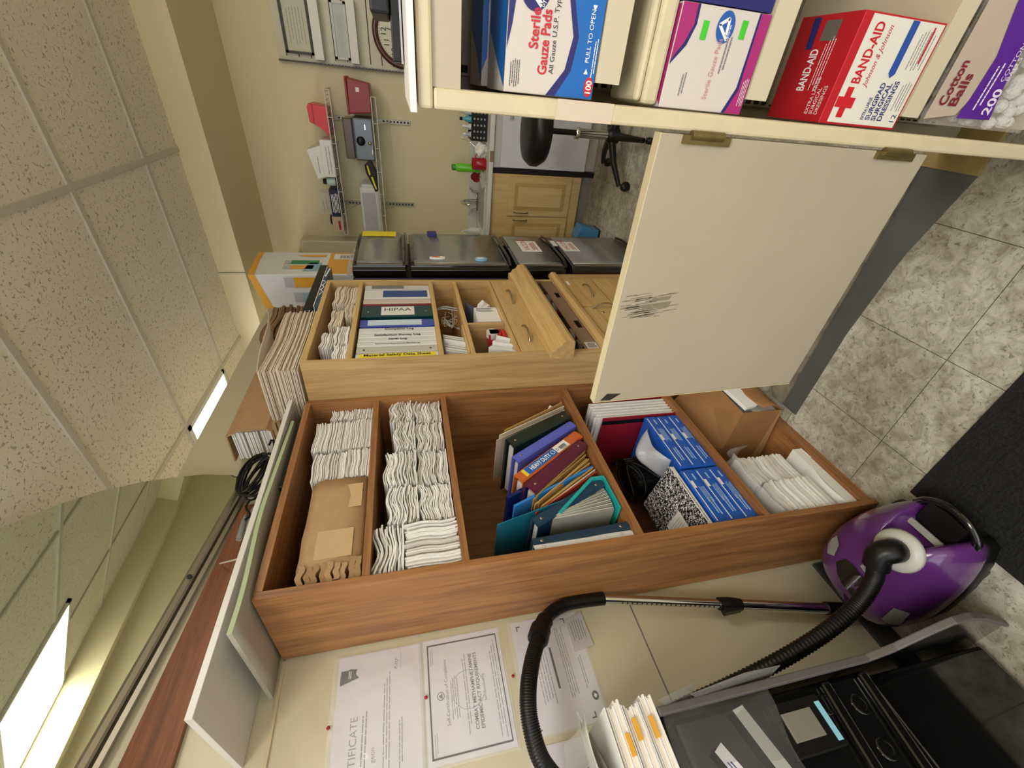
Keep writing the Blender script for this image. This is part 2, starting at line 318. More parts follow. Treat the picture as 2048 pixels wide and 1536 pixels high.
b = MB(); quad(b, (-1.0165, .835, 1.61), (0, .085, 0), (-.003, 0, .08)); b.build('tape_label', KRAFTL, t)
# second shelf
G2 = 'loose bundles of white paper bags on the second bookcase shelf'
cs = ((1.19, 1.298, 'farthest'), (1.045, 1.18, 'fourth'), (.90, 1.035, 'third'), (.762, .89, 'second'))
for i, (a, c, nm) in enumerate(cs):
    place = {'farthest': 'far end', 'fourth': 'just before the far end', 'third': 'middle', 'second': 'near the front end'}[nm]
    layered('paper_bag_bundle', 'lower bundle of rumpled white paper bags, second bookcase shelf, %s'%place, 'paper bags', G2, -1.25, -1.024-R_.random()*.008, a, c, 1.352, 1.448, 21, S, 50+i, .0055, .006, nseg=9)
    layered('paper_bag_bundle', 'upper bundle of rumpled white paper bags, second bookcase shelf, %s'%place, 'paper bags', G2, -1.25, -1.018-R_.random()*.01, a+.004, c+.003, 1.4505, (1.535, 1.52, 1.548, 1.54)[i], 20, S, 60+i, .0065, .007, nseg=9)
layered('paper_bag_bundle', 'bundle of white paper bags standing on edge, near end of the second bookcase shelf', 'paper bags', G2, -1.24, -1.012, .612, .75, 1.3495, 1.487, 26, S, 71, .003, .006, 'y')
layered('paper_bag_wad', 'sagging wad of white paper bags on top of the standing ones at the near end', 'paper bags', None, -1.23, -1.022, .614, .752, 1.493, 1.566, 13, S, 72, .005, .007, curl=.016, nseg=10)
b = MB()
# ---- binders, third shelf
def binder(name, label, top, bot, th, depth, col, rivets=True, x0=-1.02, pages=True, lab=None, group='ring binders leaning on the third bookcase shelf', edge=None, gloss=.35, ztop=None):
    a = Vector((0, top[0]-bot[0], top[1]-bot[1])); Ln = a.length; a.normalize(); n = Vector((0, a.z, -a.y))*1.0
    if n.y > 0: n = -n            # towards the photographer
    T = Matrix(((1, 0, 0, x0), (0, n.y, a.y, bot[0]), (0, n.z, a.z, bot[1]), (0, 0, 0, 1)))
    mt = pm('binder_'+col, col, gloss, coat=.2, bump=.06, bscale=250)
    t = thing(name, label, 'binder', (x0-depth/2, bot[0], bot[1]), group)
    h = th/2; c = .0028
    b = MB(); b.T = T; b.box(-depth, -.004, h-c, h, 0, Ln); b.box(-depth, -.004, -h, -h+c, 0, Ln); b.prism([(-.006, -h, 0), (0, -h+.006, 0), (0, h-.006, 0), (-.006, h, 0), (-.009, h-.003, 0), (-.004, 0, 0), (-.009, -h+.003, 0)], (0, 0, Ln)); b.build('cover', mt, t)
    if pages:
        b = MB(); b.T = T; b.box(-depth+.012, -.03, -h*.55, h*.6, .008, Ln-.012); b.build('pages', WHITE2, t)
        for q in (.2, .5, .8):
            b = MB(); b.T = T; b.tube([(-.018+.014*math.cos(g*.628), h*.5*math.sin(g*.628), Ln*q) for g in range(11)], .0012, 6); b.build('ring', CHROME, t)
    if rivets:
        for q in (.09, .91): b = MB(); b.T = T; b.lathe([(.0001, .0012), (.0035, .001), (.0045, 0)], (0, 0, Ln*q), 10, 0, (1, 0, 0)); b.build('rivet', NICKEL, t)
    if lab: lab(t, T, Ln, h)
    return t
def tl(T): 
    return lambda y, z, x=.0006: T @ Vector((x, y, z))
binder('ring_binder', 'dark green ring binder leaning farthest back of the binders on the third shelf', (1.036, 1.130), (1.166, .874), .050, .27, '17281F')
binder('ring_binder', 'periwinkle blue ring binder between the dark green and the orange one', (.958, 1.128), (1.110, .870), .034, .27, '5A66C8')
def heavy(t, T, Ln, h):
    P = tl(T); r = (P(0, 0)-P(0, 1)).normalized(); u = (P(-1, 0)-P(0, 0)).normalized()
    b = MB(); quad(b, P(h*.72, Ln*.88), r*Ln*.46, u*h*1.44); b.build('label', pm('blue_label', '2467B4'), t)
    b = MB(); quad(b, P(h*.72, Ln*.92, .0005), r*Ln*.06, u*h*1.44); b.build('label', pm('yellow_label', 'E9D23C'), t)
    b = MB(); quad(b, P(h*.75, Ln*.42), r*Ln*.2, u*h*1.5); b.build('label', WHITE, t)
    b = MB(); b.text('*HEAVY DUTY', P(h*.38, Ln*.82, .0012), r, u, .0165, fit=Ln*.31); b.build('lettering', pm('white_ink', 'F2F2F2'), t)
    b = MB()
    for i in range(14): quad(b, P(h*.4, Ln*.36-i*.0024, .0013), r*(.0009+.0006*(i % 3)), u*h*.62)
    b.text('D', P(h*.35, Ln*.41, .0013), r, u, .012); stripes(b, P(h*.7, Ln*.36, .0013), r, u, .035, .006, 2); b.build('lettering', INK, t)
    b = MB(); b.tube([P(-h*.02+.008*math.sin(g*.5236), Ln*.465+.008*math.cos(g*.5236), .0012) for g in range(13)], .0008, 5); b.build('lettering', pm('white_ink', 'F2F2F2'), t)
binder('ring_binder', 'orange ring binder with a blue heavy duty label on its spine', (.873, 1.137), (1.052, .868), .041, .27, 'C8642F', rivets=False, lab=heavy)
binder('ring_binder', 'maroon ring binder with worn edges in front of the orange one', (.828, 1.110), (1.006, .868), .048, .27, '5E1B38')
binder('ring_binder', 'navy ring binder with two rivets resting over the fan of plastic pages', (.705, 1.128), (.822, .872), .036, .27, '1A3A55')
binder('ring_binder', 'navy ring binder standing right behind the white binder', (.643, 1.150), (.6535, .8545), .026, .27, '16334B')
def whl(t, T, Ln, h):
    P = tl(T); b = MB(); b.text('D', P(h*.5, Ln*.93, .0012), (P(0, 0)-P(0, 1)), (P(-1, 0)-P(0, 0)), .012); b.text('JP', P(h*.5, Ln*.14, .0012), (P(0, 0)-P(0, 1)), (P(-1, 0)-P(0, 0)), .012); b.build('lettering', mat('pale_grey_ink', 'C4C4C4', .5), t)
binder('ring_binder', 'white ring binder at the near end of the third shelf', (.6245, 1.150), (.6245, .8545), .026, .27, 'E4E4E6', rivets=False, lab=whl)
# teal binder holding plastic pages
t = thing('ring_binder', 'open teal ring binder with a fan of clear plastic pages', 'binder', (-1.15, .75, .855), 'ring binders leaning on the third bookcase shelf')
b = MB(); b.prism([(-1.022, .716, 1.236), (-1.022, .812, .862), (-1.28, .812, .862), (-1.28, .716, 1.236)], (0, -.003, -.0008)); b.build('cover', pm('teal_vinyl', '1B6C86', .3, coat=.2), t)
b = MB(); b.prism([(-1.016, .726, 1.05), (-1.012, .838, .905), (-1.012, .838, .858), (-1.012, .708, .8555), (-1.012, .706, .8595), (-1.012, .828, .8635), (-1.012, .828, .9), (-1.016, .722, 1.04)], (-.26, 0, 0)); b.build('spine', pm('turquoise_vinyl', '1FA3A0', .3, coat=.2), t)
b = MB(); r = random.Random(5)
for i in range(14):
    q = i/13; yt = .712+.016*(1-q); yb = .800-.082*q; b.prism([(-1.03+.008*math.sin(q*3), yt, 1.068+.01*math.sin(3*q)), (-1.03+.008*math.sin(q*3), yb, .870), (-1.24, yb, .870), (-1.24, yt, 1.066)], (0, .0022, 0), i % 2)
b.build('plastic_pages', [mat('page_sleeves', 'C9C7BC', .3), mat('page_sleeves_dark', '9C9C92', .3)], t)
# folders
def sheet(name, label, cat, group, top, bot, th, m, xa=-1.03, xb=-1.26, tab=None):
    b = MB(); a = Vector((0, bot[0]-top[0], bot[1]-top[1])); n = Vector((0, -a.z, a.y)).normalized()*th
    b.prism([(xa, *top), (xa, *bot), (xb, *bot), (xb, *top)], n)
    return tag(b.build(name, m), label, cat, group)
MANILA = mat('manila_folder', 'C69F5E', .7, noise=.1, nscale=30)
G3 = 'manila folders between the maroon and navy binders'
for i in range(7):
    q = i/6; sheet('manila_folder', 'tan manila folder leaning between the maroon and the navy ring binders', 'folder', G3, (.806-.040*q, 1.092+.012*math.sin(i*2)), (.975-.080*q, .868), .0035, MANILA, -1.034-.006*(i % 3))
sheet('file_folder', 'red file folder with a white edge just behind the navy binder', 'folder', None, (.742, 1.112), (.870, .866), .003, pm('red_card', 'B9402E'), -1.028)
sheet('file_folder', 'cream file folder with a lifted clear tab beside the red folder', 'folder', None, (.750, 1.095), (.882, .866), .003, CREAMP, -1.03)
sheet('file_folder', 'bright blue folder top showing under the teal binder', 'folder', None, (.778, 1.168), (.898, .866), .008, pm('bright_blue_card', '2C7FCB'), -1.036)
sheet('plastic_folder', 'dark blue glossy folder behind the maroon ring binder', 'folder', None, (.822, 1.178), (.962, .866), .012, pm('dark_blue_vinyl', '101A5C', .2, coat=.5), -1.05)
for i, (m_, nm) in enumerate(((CREAMP2, 'tan'), (CREAMP, 'cream'), (WHITE2, 'white'), (MANILA, 'manila'))):
    sheet('file_folder', '%s paper folder standing behind the dark green ring binder'%nm, 'folder', 'papers behind the green binder', (1.084+.012*i, 1.165-.012*i), (1.222+.012*i, .860), .003, m_, -1.05+.012*(i % 2))
def crumple(name, label, cat, c, rad, m, seed=1, group=None, f=.28):
    r = random.Random(seed); b = MB(); nu, nv = 12, 8
    def fn(u, v):
        a = u*2*math.pi; e = (v-.5)*math.pi*.998; k = 1+f*math.sin(3*a+seed+4*e)*math.cos(2*e)+f*.5*math.sin(7*a-seed*2+5*e)*math.cos(e)
        return (c[0]+rad[0]*k*math.cos(a)*math.cos(e), c[1]+rad[1]*k*math.sin(a)*math.cos(e), c[2]+rad[2]*(math.sin(e)+.15*math.sin(5*a+seed)*math.cos(e)))
    b.grid(fn, nu*2, nv*2, 0, False); return tag(b.build(name, m), label, cat, group)
crumple('crumpled_paper', 'crumpled white paper bag at the far end of the third bookcase shelf', 'paper', (-1.10, 1.262, .885), (.035, .03, .032), WHITE, 3)
crumple('tape_ball', 'wad of clear tape stuck behind the binders on the third shelf', 'tape', (-1.17, 1.18, .872), (.03, .03, .022), CLEAR, 5)
# ---- fourth shelf
t = thing('accordion_folder', 'red pressboard accordion folder stuffed with white papers, standing behind the paper reams', 'folder', (-1.15, 1.20, .425))
RED = pm('red_pressboard', '8E1626', .5, noise=.08, nscale=60)
b = MB(); b.box(-1.27, -1.02, 1.118, 1.123, .4265, .742); b.build('cover', RED, t)
b = MB(); b.box(-1.27, -1.02, 1.232, 1.237, .4265, .742); b.build('cover', RED, t)
b = MB(); b.box(-1.052, -1.034, 1.1165, 1.1178, .4265, .742); b.build('binding_strip', BLACK, t)
b = MB()
for i in range(12): b.box(-1.262+.004*(i % 3), -1.026-.005*(i % 2), 1.128+i*.0085, 1.133+i*.0085, .4265, .760+.008*math.sin(i*1.7))
b.build('papers', [WHITE], t)
BLUE = pm('ream_blue', '1B57B8', .3, coat=.2); BLUE2 = pm('ream_dark_blue', '14489E', .3, coat=.2)
def ream(label, y0, y1, z0, z1, seed, group, topw=False):
    r = random.Random(seed); t = thing('paper_ream', label, 'paper ream', (-1.12, (y0+y1)/2, z0), group); x0, x1 = -1.236, -1.020-r.random()*.004
    MB().box(x0, x1, y0+.001, y1-.001, z0, z1).build('wrapper', [BLUE], t, bevel=.004)
    b = MB(); yy = y0-.0002
    b.add([(x1-.004, yy, z0+.005), (x0+.12, yy, (z0+z1)/2), (x1-.004, yy, z1-.005)], [(0, 1, 2)]); b.add([(x1-.01, yy, z1-.003), (x0+.02, yy, z1-.003), (x0+.1, yy, (z0+z1)/2)], [(0, 1, 2)]); b.build('folded_flap', BLUE2, t)
    b = MB(); xx = x1+.0004; quad(b, (xx, y0+.012, z1-.0085), (0, y1-y0-.024, 0), (0, 0, .0035)); quad(b, (xx, y0+.14, z1-.018), (0, .03, 0), (0, 0, .011)); b.build('white_stripe', WHITE, t)
    b = MB(); stripes(b, (xx+.0001, y1-.07, z0+.006), (0, -1, 0), (0, 0, 1), .075, .022, 4, .45, 0, seed); stripes(b, (xx+.0001, y1-.02, z0+.012), (0, -1, 0), (0, 0, 1), .03, .01, 1, .6, 0, seed); stripes(b, (xx+.0001, y0+.1, z0+.008), (0, -1, 0), (0, 0, 1), .07, .018, 2, .5, 0, seed+2)
    b.build('lettering', pm('pale_blue_ink', 'A8C6EC'), t)
for i in range(3): ream(('lowest', 'middle', 'topmost')[i]+' blue wrapped paper ream of the far stack on the fourth bookcase shelf', .838, 1.112, .4265+i*.0485, .4735+i*.0485, 5+i, 'reams in the far stack')
for i in range(3): ream(('lowest', 'middle', 'topmost')[i]+' blue wrapped paper ream of the near stack on the fourth bookcase shelf', .612, .832, .4265+i*.051, .4765+i*.051, 9+i, 'reams in the near stack')
# composition notebook
t = thing('composition_notebook', 'black and white marbled composition notebook lying on the near stack of reams', 'notebook', (-1.13, .735, .580))
mm = bpy.data.materials.new('marbled_cover'); mm.use_nodes = True; nt = mm.node_tree; bs = nt.nodes['Principled BSDF']; tc = nt.nodes.new('ShaderNodeTexCoord'); n = nt.nodes.new('ShaderNodeTexNoise'); n.inputs['Scale'].default_value = 150; n.inputs['Detail'].default_value = 2; n.inputs['Distortion'].default_value = 1.5
r_ = nt.nodes.new('ShaderNodeValToRGB'); r_.color_ramp.interpolation = 'CONSTANT'; r_.color_ramp.elements[0].color = lin('111111'); r_.color_ramp.elements[1].color = lin('E2E2E2'); r_.color_ramp.elements[1].position = .54
nt.links.new(tc.outputs['Object'], n.inputs[0]); nt.links.new(n.outputs[0], r_.inputs[0]); nt.links.new(r_.outputs[0], bs.inputs['Base Color']); bs.inputs['Roughness'].default_value = .35
NT = Matrix.Translation((-1.03, 0, .586)) @ Matrix.Rotation(math.radians(12.5), 4, 'Y') @ Matrix.Translation((1.03, 0, -.5785))
def nb(*a): b = MB(); b.T = NT; return b.box(*a)
nb(-1.225, -1.030, .615, .856, .5785, .5805).build('cover', mm, t)
nb(-1.222, -1.028, .617, .853, .5807, .596).build('pages', WHITE, t)
nb(-1.225, -1.030, .615, .856, .5962, .5985).build('cover', mm, t)
nb(-1.18, -1.10, .665, .725, .5986, .5992).build('title_label', WHITE, t)
b = MB(); b.T = NT; stripes(b, (-1.112, .675, .5996), (-1, 0, 0), (0, 1, 0), .06, .036, 4, .12, rag=.05); b.build('lettering', INK, t)
b = MB(); b.T = NT; stripes(b, (-1.0275, .63, .590), (0, 1, 0), (0, 0, 1), .20, .003, 1, .9); b.build('lettering', INK, t)
# adapter with cable
t = thing('power_adapter', 'black ribbed power adapter with a coiled black cable, beside the clear bag', 'adapter', (-1.2, 1.02, .573))
b = MB(); b.box(-1.245, -1.135, .885, 1.025, .5735, .675); b.build('body', BLACK, t, bevel=.02)
b = MB()
for i in range(10): b.box(-1.23, -1.134, .90+i*.0115, .905+i*.0115, .59, .678)
b.build('ribs', BLACKG, t)
b = MB(); b.tube(smooth_path([(-1.20, .96, .683), (-1.125, .90, .66), (-1.12, .96, .69), (-1.18, .87, .69), (-1.215, .95, .688), (-1.16, 1.03, .69), (-1.125, .94, .65), (-1.16, .865, .65), (-1.23, .88, .68), (-1.20, 1.0, .69), (-1.12, .97, .66), (-1.11, .88, .60)]), .0032, 8); b.build('cable', BLACK, t)
b = MB(); b.grid(lambda u, v: (-1.028-.10*v+.004*math.sin(9*u+7*v), .885+.17*u, .5745+(.004+.072*math.sin(math.pi*u)**.6*math.sin(math.pi*(.06+.9*v))**.5)*(1+.14*math.sin(7*u+3*v)*math.sin(5*v+2))), 26, 22, 0, True)
tag(b.build('plastic_bag', FROST), 'cloudy clear plastic bag lying on the far stack of blue reams', 'plastic bag')
# ---- bottom shelf
t = thing('paper_bag', 'large brown kraft paper bag folded open at the far end of the bottom shelf', 'paper bag', (-1.15, 1.12, .05))
b = MB(); vs_ = [(-.94, 1.0, .235), (-.94, 1.0, .057), (-1.28, .975, .057), (-1.28, .975, .27), (-1.11, .985, .262), (-.94, 1.27, .225), (-.94, 1.27, .057), (-1.28, 1.285, .057), (-1.28, 1.285, .36), (-1.11, 1.28, .33), (-1.0, 1.12, .262), (-1.2, 1.12, .335)]
b.add(vs_, [(0, 1, 2, 3, 4), (5, 9, 8, 7, 6), (2, 7, 8, 3), (1, 6, 7, 2), (0, 4, 10), (4, 3, 11), (4, 11, 10), (3, 8, 11), (8, 9, 11), (9, 10, 11), (9, 5, 10), (5, 0, 10)])
o = b.build('body', KRAFTD, t); sf = o.modifiers.new('solid', 'SOLIDIFY'); sf.thickness = .0015
b = MB(); b.prism([(-.955, 1.01, .062), (-.955, 1.26, .062), (-.955, 1.26, .15), (-.955, 1.01, .17)], (-.2, 0, 0)); b.build('papers', WHITE2, t)
b = MB(); b.prism([(-.936, 1.02, .205), (-.932, 1.03, .150), (-.932, 1.22, .150), (-.936, 1.24, .215)], (-.012, 0, .004)); b.build('loose_sheet', WHITE, t)
b = MB(); b.grid(lambda u, v: (-.937+.016*math.sin(v*2.6+u), 1.005+.262*u, .062+.085*v+.01*math.sin(u*5)), 10, 6, 0, True, (.0015, 0, 0)); b.build('folded_flap', KRAFTD, t)
b = MB(); b.add([(-.945, .9985, .058), (-.945, .9985, .115), (-1.278, .9735, .10), (-1.278, .9735, .058)], [(0, 1, 2, 3)]); b.build('tape_strip', mat('kraft_tape', 'AD8B5A', .5), t)
t = thing('napkin_pack', 'clear plastic pack of folded white paper bags on the bottom shelf at the near end', 'package', (-1.14, .72, .05))
b = MB(); b.grid(lambda u, v: (-1.27+.258*v, .612+.248*u, .0515+.075*math.sin(math.pi*min(1, .25+.75*u*1.3))**.3*(1-.35*v**6)+.003*math.sin(9*u+5*v)), 16, 10, 0, True); b.box(-1.27, -1.014, .612, .860, .0515, .09); b.build('white_pack', pm('smooth_white_pack', 'ECEAE8', .35), t)
for k, (ya, yb, zb, xf) in enumerate(((.742, .858, .338, -1.030), (.614, .736, .318, -1.016))):
    q_ = layered('bag_stack', '', '', None, -1.26, xf, ya, yb, .137, zb, 24, S, 140+k, .004, .004); lo = Vector(q_.location); q_.parent = t; q_.location = lo-wloc(t); del q_['label']; del q_['category']
b = MB(); b.grid(lambda u, v: (-1.27+.262*v, .610+.258*u, .340+.022*math.sin(v*2.6)*math.sin(u*3)+.003*math.sin(23*u)*math.sin(17*v)), 24, 20, 0, True, (0, 0, -.001))
b.grid(lambda u, v: (-1.2+.17*u, .862+.06*v+.01*math.sin(12*u+4*v), .25+.09*math.sin(2.5*v+u)+.012*math.sin(20*u)), 24, 8, 0, True)
b.build('plastic_film', CLEAR, t)
# ================================================================== things on top of the bookcases
tag(bx(-1.316, -.992, .372, 1.34, 1.872, 1.886).build('shelf_board', mat('white_melamine', 'D6D2CC', .3), bevel=.001), 'long white melamine board lying across the top of the brown bookcase', 'board')
b = MB(); b.grid(lambda u, v: (-1.31+.348*v-.055*u*v, .500+.735*u, 1.8345+.022*(lambda q: q*q*(3-2*q))(min(1, max(0, u*2.2-.1)))), 24, 4, 0, True, (0, 0, .010))
tag(b.build('grey_board', [mat('grey_board', 'ABA497', .4)]), 'warped grey board with a pale green edge between the bookcase top and the white board', 'board')
tag(bx(-1.28, -1.006, .925, 1.245, 1.8305, 1.8445).build('black_case', BLACK, bevel=.004), 'flat black case under the grey board on top of the bookcase', 'case')
b = MB(); b.grid(lambda u, v: (-1.31+.348+.0012*v-.055*u, .500+.735*u, 1.8345+.011*0+.022*(lambda q: q*q*(3-2*q))(min(1, max(0, u*2.2-.1)))), 24, 1, 0, True, (0, 0, .010))
ge = b.build('green_edge', mat('green_edge_strip', 'AEBB93', .4)); gb = bpy.data.objects['grey_board']; lo = Vector(ge.location); ge.parent = gb; ge.location = lo-wloc(gb)
# brown wood rail, frame and mirror leaning on the wall
b = MB(); b.prism([(-1.3175, -.9, 2.015), (-1.3175, 1.13, 2.022), (-1.3175, 1.13, 2.062), (-1.3175, .42, 2.130), (-1.3175, -.9, 2.255)], (.016, 0, 0))
o = b.build('wood_rail', REDW); tag(o, 'reddish brown wooden rail on the wall under the big mirror', 'rail')
b = MB(); b.lathe([(.009, 0), (.006, .0015), (.0001, .001)], (-1.3012, .352, 2.085), 12, 0, (1, 0, 0)); tag(b.build('screw', INK), 'dark screw head in the reddish brown rail', 'screw')
t = thing('arched_mirror', 'large mirror with an arched top and aluminium bottom frame leaning out from the partition top', 'mirror', (-1.27, .3, 2.1))
# the mirror stands on its frame; its plane runs along the frame and leans into the room
A0 = Vector((-1.297, 1.20, 2.078)); dr = Vector((0, -.678, .0965)).normalized(); upv = Vector((.235, .138*.97, .97)); upv = (upv-dr*upv.dot(dr)).normalized(); nn = dr.cross(upv); nn = nn if nn.x > 0 else -nn
def MP(u, v, k=0): return A0+dr*u+upv*v+nn*k
def seen(px, py):   # where the arch edge passes, on the mirror plane
    v = (px-1024, py-768, F); r = Vector([sum(RX[i][j]*v[j] for j in range(3)) for i in range(3)]); tt = (A0-CAM).dot(nn)/r.dot(nn); q = CAM+r*tt-A0; return q.dot(dr), q.dot(upv)
ARC = [seen(*p) for p in ((478, 953), (410, 951), (345, 957), (280, 967), (200, 985), (130, 1007), (60, 1034), (0, 1060))]
um, vm = ARC[-1]; ARC += [(um+.1, vm+.035), (um+.25, vm+.055), (um+.42, vm+.04), (um+.6, vm-.03), (um+.75, vm-.15), (um+.86, vm-.33), (um+.9, 0.02)]
poly = [(ARC[0][0], .02)]+ARC
b = MB(); b.prism([MP(u, v, .006) for u, v in poly], -nn*.004); b.build('mirror_glass', MIRROR, t)
b = MB(); b.prism([MP(u, v, .001) for u, v in poly], -nn*.008); b.build('backing', KRAFTD, t)
b = MB(); Lf = ARC[-1][0]; b.prism([MP(-.04, -.004, -.012), MP(-.04, .020, -.012), MP(-.04, .024, .006), MP(-.04, .016, .012), MP(-.04, .004, .010), MP(-.04, -.004, .014)], dr*(Lf+.04)); b.build('bottom_frame', ALU, t)
b = MB(); b.prism([MP(.02, -.022, -.008), MP(.02, -.010, -.008), MP(.02, -.010, .008), MP(.02, -.022, .008)], dr*(Lf-.1)); b.build('lower_rail', ALU, t)
b = MB(); q = seen(408, 1160); b.lathe([(.007, 0), (.005, .002), (.0001, .002)], MP(q[0], .010, .013), 12, 0, nn); b.build('screw', INK, t)
# cable coil with plugs hanging by the mirror
t = thing('extension_cord', 'coiled black extension cord with grey plugs hanging in front of the mirror end', 'cord', (-1.22, 1.1, 1.887))
b = MB(); r = random.Random(4)
for k in range(9):
    c = at(512+r.uniform(-9, 9), 950+r.uniform(-8, 8), x=-1.22-.004*k+.015); pts = []
    for g in range(17):
        a = g*math.pi/8; pts.append(c+Vector((.006*math.sin(a*2+k), (.085+.012*r.random())*math.cos(a)*1.0, (.030+.004*(k % 4))*math.sin(a)+.028*math.cos(a)*-.35)))
    b.tube(pts, .0042, 7)
b.build('coil', BLACK, t)
b = MB(); b.tube(smooth_path([at(540, 925, x=-1.2), at(548, 895, x=-1.2), at(545, 878, x=-1.2), at(538, 890, x=-1.2)]), .004, 7)
b.tube(smooth_path([at(500, 1000, x=-1.22), at(492, 1015, x=-1.22), at(500, 1030, x=-1.22), at(490, 1040, x=-1.22)]), .004, 7); b.build('cable', BLACK, t)
for (p, q_) in (((478, 1080), (492, 1030)), ((497, 1060), (507, 1015))):
    a = at(*p, x=-1.235); c = at(*q_, x=-1.235); b = MB(); b.tube([a, a+(c-a)*.1, a+(c-a)*.8, c], [.009, .011, .010, .005], 4); b.build('plug', pm('plug_grey', '8A8683'), t)
b = MB(); b.tube([at(440, 1127, x=-1.29), at(476, 1118, x=-1.1)], .0025, 6); tag(b.build('white_wire', pm('white_wire', 'D8C8C0')), 'short pinkish white wire between the mirror frame and the white board', 'wire')

# ---- light hutch
def hutch():
    x0, x1, y0, y1, H = -1.312, -.84, 1.326, 2.062, 1.822; th = .02
    t = thing('hutch_desk', 'light maple hutch with binder shelf, small drawers and a moulded ledge over lower drawers', 'hutch', ((x0+x1)/2, (y0+y1)/2, 0))
    MB().box(x0, x1, y0, y0+th, 0, H).build('side_panel', MAPZ, t, bevel=.001); MB().box(x0, x1, y1-th, y1, 0, H).build('side_panel', MAPZ, t, bevel=.001)
    MB().box(x0, x1, y0+th, y1-th, H-th, H).build('top_panel', MAPY, t, bevel=.001); MB().box(x0, x0+.006, y0+th, y1-th, .02, H-th).build('back_panel', MAPZ, t)
    for z in (1.674, 1.346, 1.227): MB().box(x0+.006, x1-.002, y0+th, y1-th, z-.018, z).build('shelf', MAPY, t, bevel=.001)
    MB().box(x0+.006, x1-.002, y0+th, y1-th, 1.034, 1.048).build('shelf', MAPY, t, bevel=.001)
    MB().box(x0+.05, x1-.006, 1.588, 1.602, 1.049, 1.208).build('divider', MAPZ, t, bevel=.001)
    for (a, c) in ((y0+th, 1.69), (1.692, y1-th)):
        pass
    d = MB().box(x1-.02, x1+.002, y0+th+.001, y1-th-.001, .926, 1.031).build('drawer', MAPY, t, bevel=.0015)
    def bow(c0, c1, parent, nm='handle', out=.026, m_=NICKEL):
        c0 = Vector(c0); c1 = Vector(c1); b = MB(); b.tube([c0+(c1-c0)*(g/12)+Vector((out*math.sin(g/12*math.pi)**.75, 0, 0)) for g in range(13)], [.0055, .005, .004, .0038, .0038, .0038, .004, .0038, .0038, .0038, .004, .005, .0055], 8)
        b.build(nm, m_, parent)
    bow((x1+.002, 1.764, .972), (x1+.002, 1.908, .972), d); bow((x1+.002, 1.412, .980), (x1+.002, 1.544, .980), d)
    prof = [(-.842, .930), (-.812, .930), (-.806, .915), (-.792, .910), (-.786, .895), (-.766, .882), (-.762, .858), (-.770, .842), (-.842, .838)]
    b = MB(); b.prism([(x, 1.285, z) for x, z in prof], (0, .795, 0)); b.build('cornice', MAPY, t, bevel=.001)
    MB().box(x0+.006, x1-.006, y0+th, y1-th, .820, .837).build('shelf', MAPY, t)
    MB().box(x0+.006, x1-.002, y0+th, 2.13, .655, .672).build('shelf', MAPY, t)
    b = MB(); b.prism([(-.842, 1.30, .700), (-.826, 1.30, .700), (-.812, 1.30, .684), (-.815, 1.30, .664), (-.842, 1.30, .652)], (0, .80, 0)); b.build('lower_moulding', MAPY, t, bevel=.001)
    MB().box(x0, x1, 2.064, 2.135, 0, .65).build('side_panel', MAPZ, t)
    for (a, c, z0, z1, hz) in ((1.724, 2.060, .470, .640, .536), (1.724, 2.060, .16, .462, .31)):
        d = MB().box(x1-.02, x1+.002, a, c, z0, z1).build('drawer', MAPY, t, bevel=.0015); bow((x1+.002, 1.83, (z0+z1)/2-.01), (x1+.002, 1.975, (z0+z1)/2-.01), d)
    d = MB().box(x1-.02, x1+.002, 1.35, 1.716, .16, .64).build('door', MAPY, t, bevel=.0015); bow((x1+.002, 1.70, .598), (x1+.002, 1.70, .468), d)
    b = MB(); b.lathe([(.008, 0), (.008, .003), (.0001, .004)], (x1+.002, 1.655, .563), 12, 0, (1, 0, 0)); b.build('lock', NICKEL, d)
    b = MB(); quad(b, (x1+.0026, 1.98, .612), (0, .05, 0), (0, 0, .014)); b.build('label', WHITE, t)
    MB().box(x1-.05, x1-.03, y0+th, y1-th, .02, .15).build('kick_board', MAPY, t)
hutch()
G4 = 'small bundles of paper bags on the top hutch shelf'
for i, (ya, yb, za, zb, lab, col) in enumerate(((1.822, 1.995, 1.6755, 1.772, 'tan bundle of paper bags farthest back on the top hutch shelf', 1), (1.70, 1.81, 1.6755, 1.715, 'low tan bundle of paper bags, second from the far end of the hutch shelf', 1), (1.615, 1.752, 1.718, 1.765, 'tan bundle of paper bags resting on the low one on the hutch shelf', 1), (1.475, 1.605, 1.6755, 1.735, 'white bundle of paper bags mid hutch shelf, under the loose ones', 0), (1.362, 1.468, 1.6755, 1.728, 'white bundle of paper bags nearest the viewer on the hutch shelf', 0), (1.46, 1.57, 1.738, 1.782, 'greyish bundle of paper bags stacked on top near the front of the hutch shelf', 0))):
    layered('paper_bag_bundle', lab, 'paper bags', G4, -1.05, -.852-R_.random()*.01, ya, yb, za, zb, max(7, int((zb-za)/.006)), [CREAMP, CREAMP2] if col else [WHITE, WHITE2], 80+i, .003, .004)
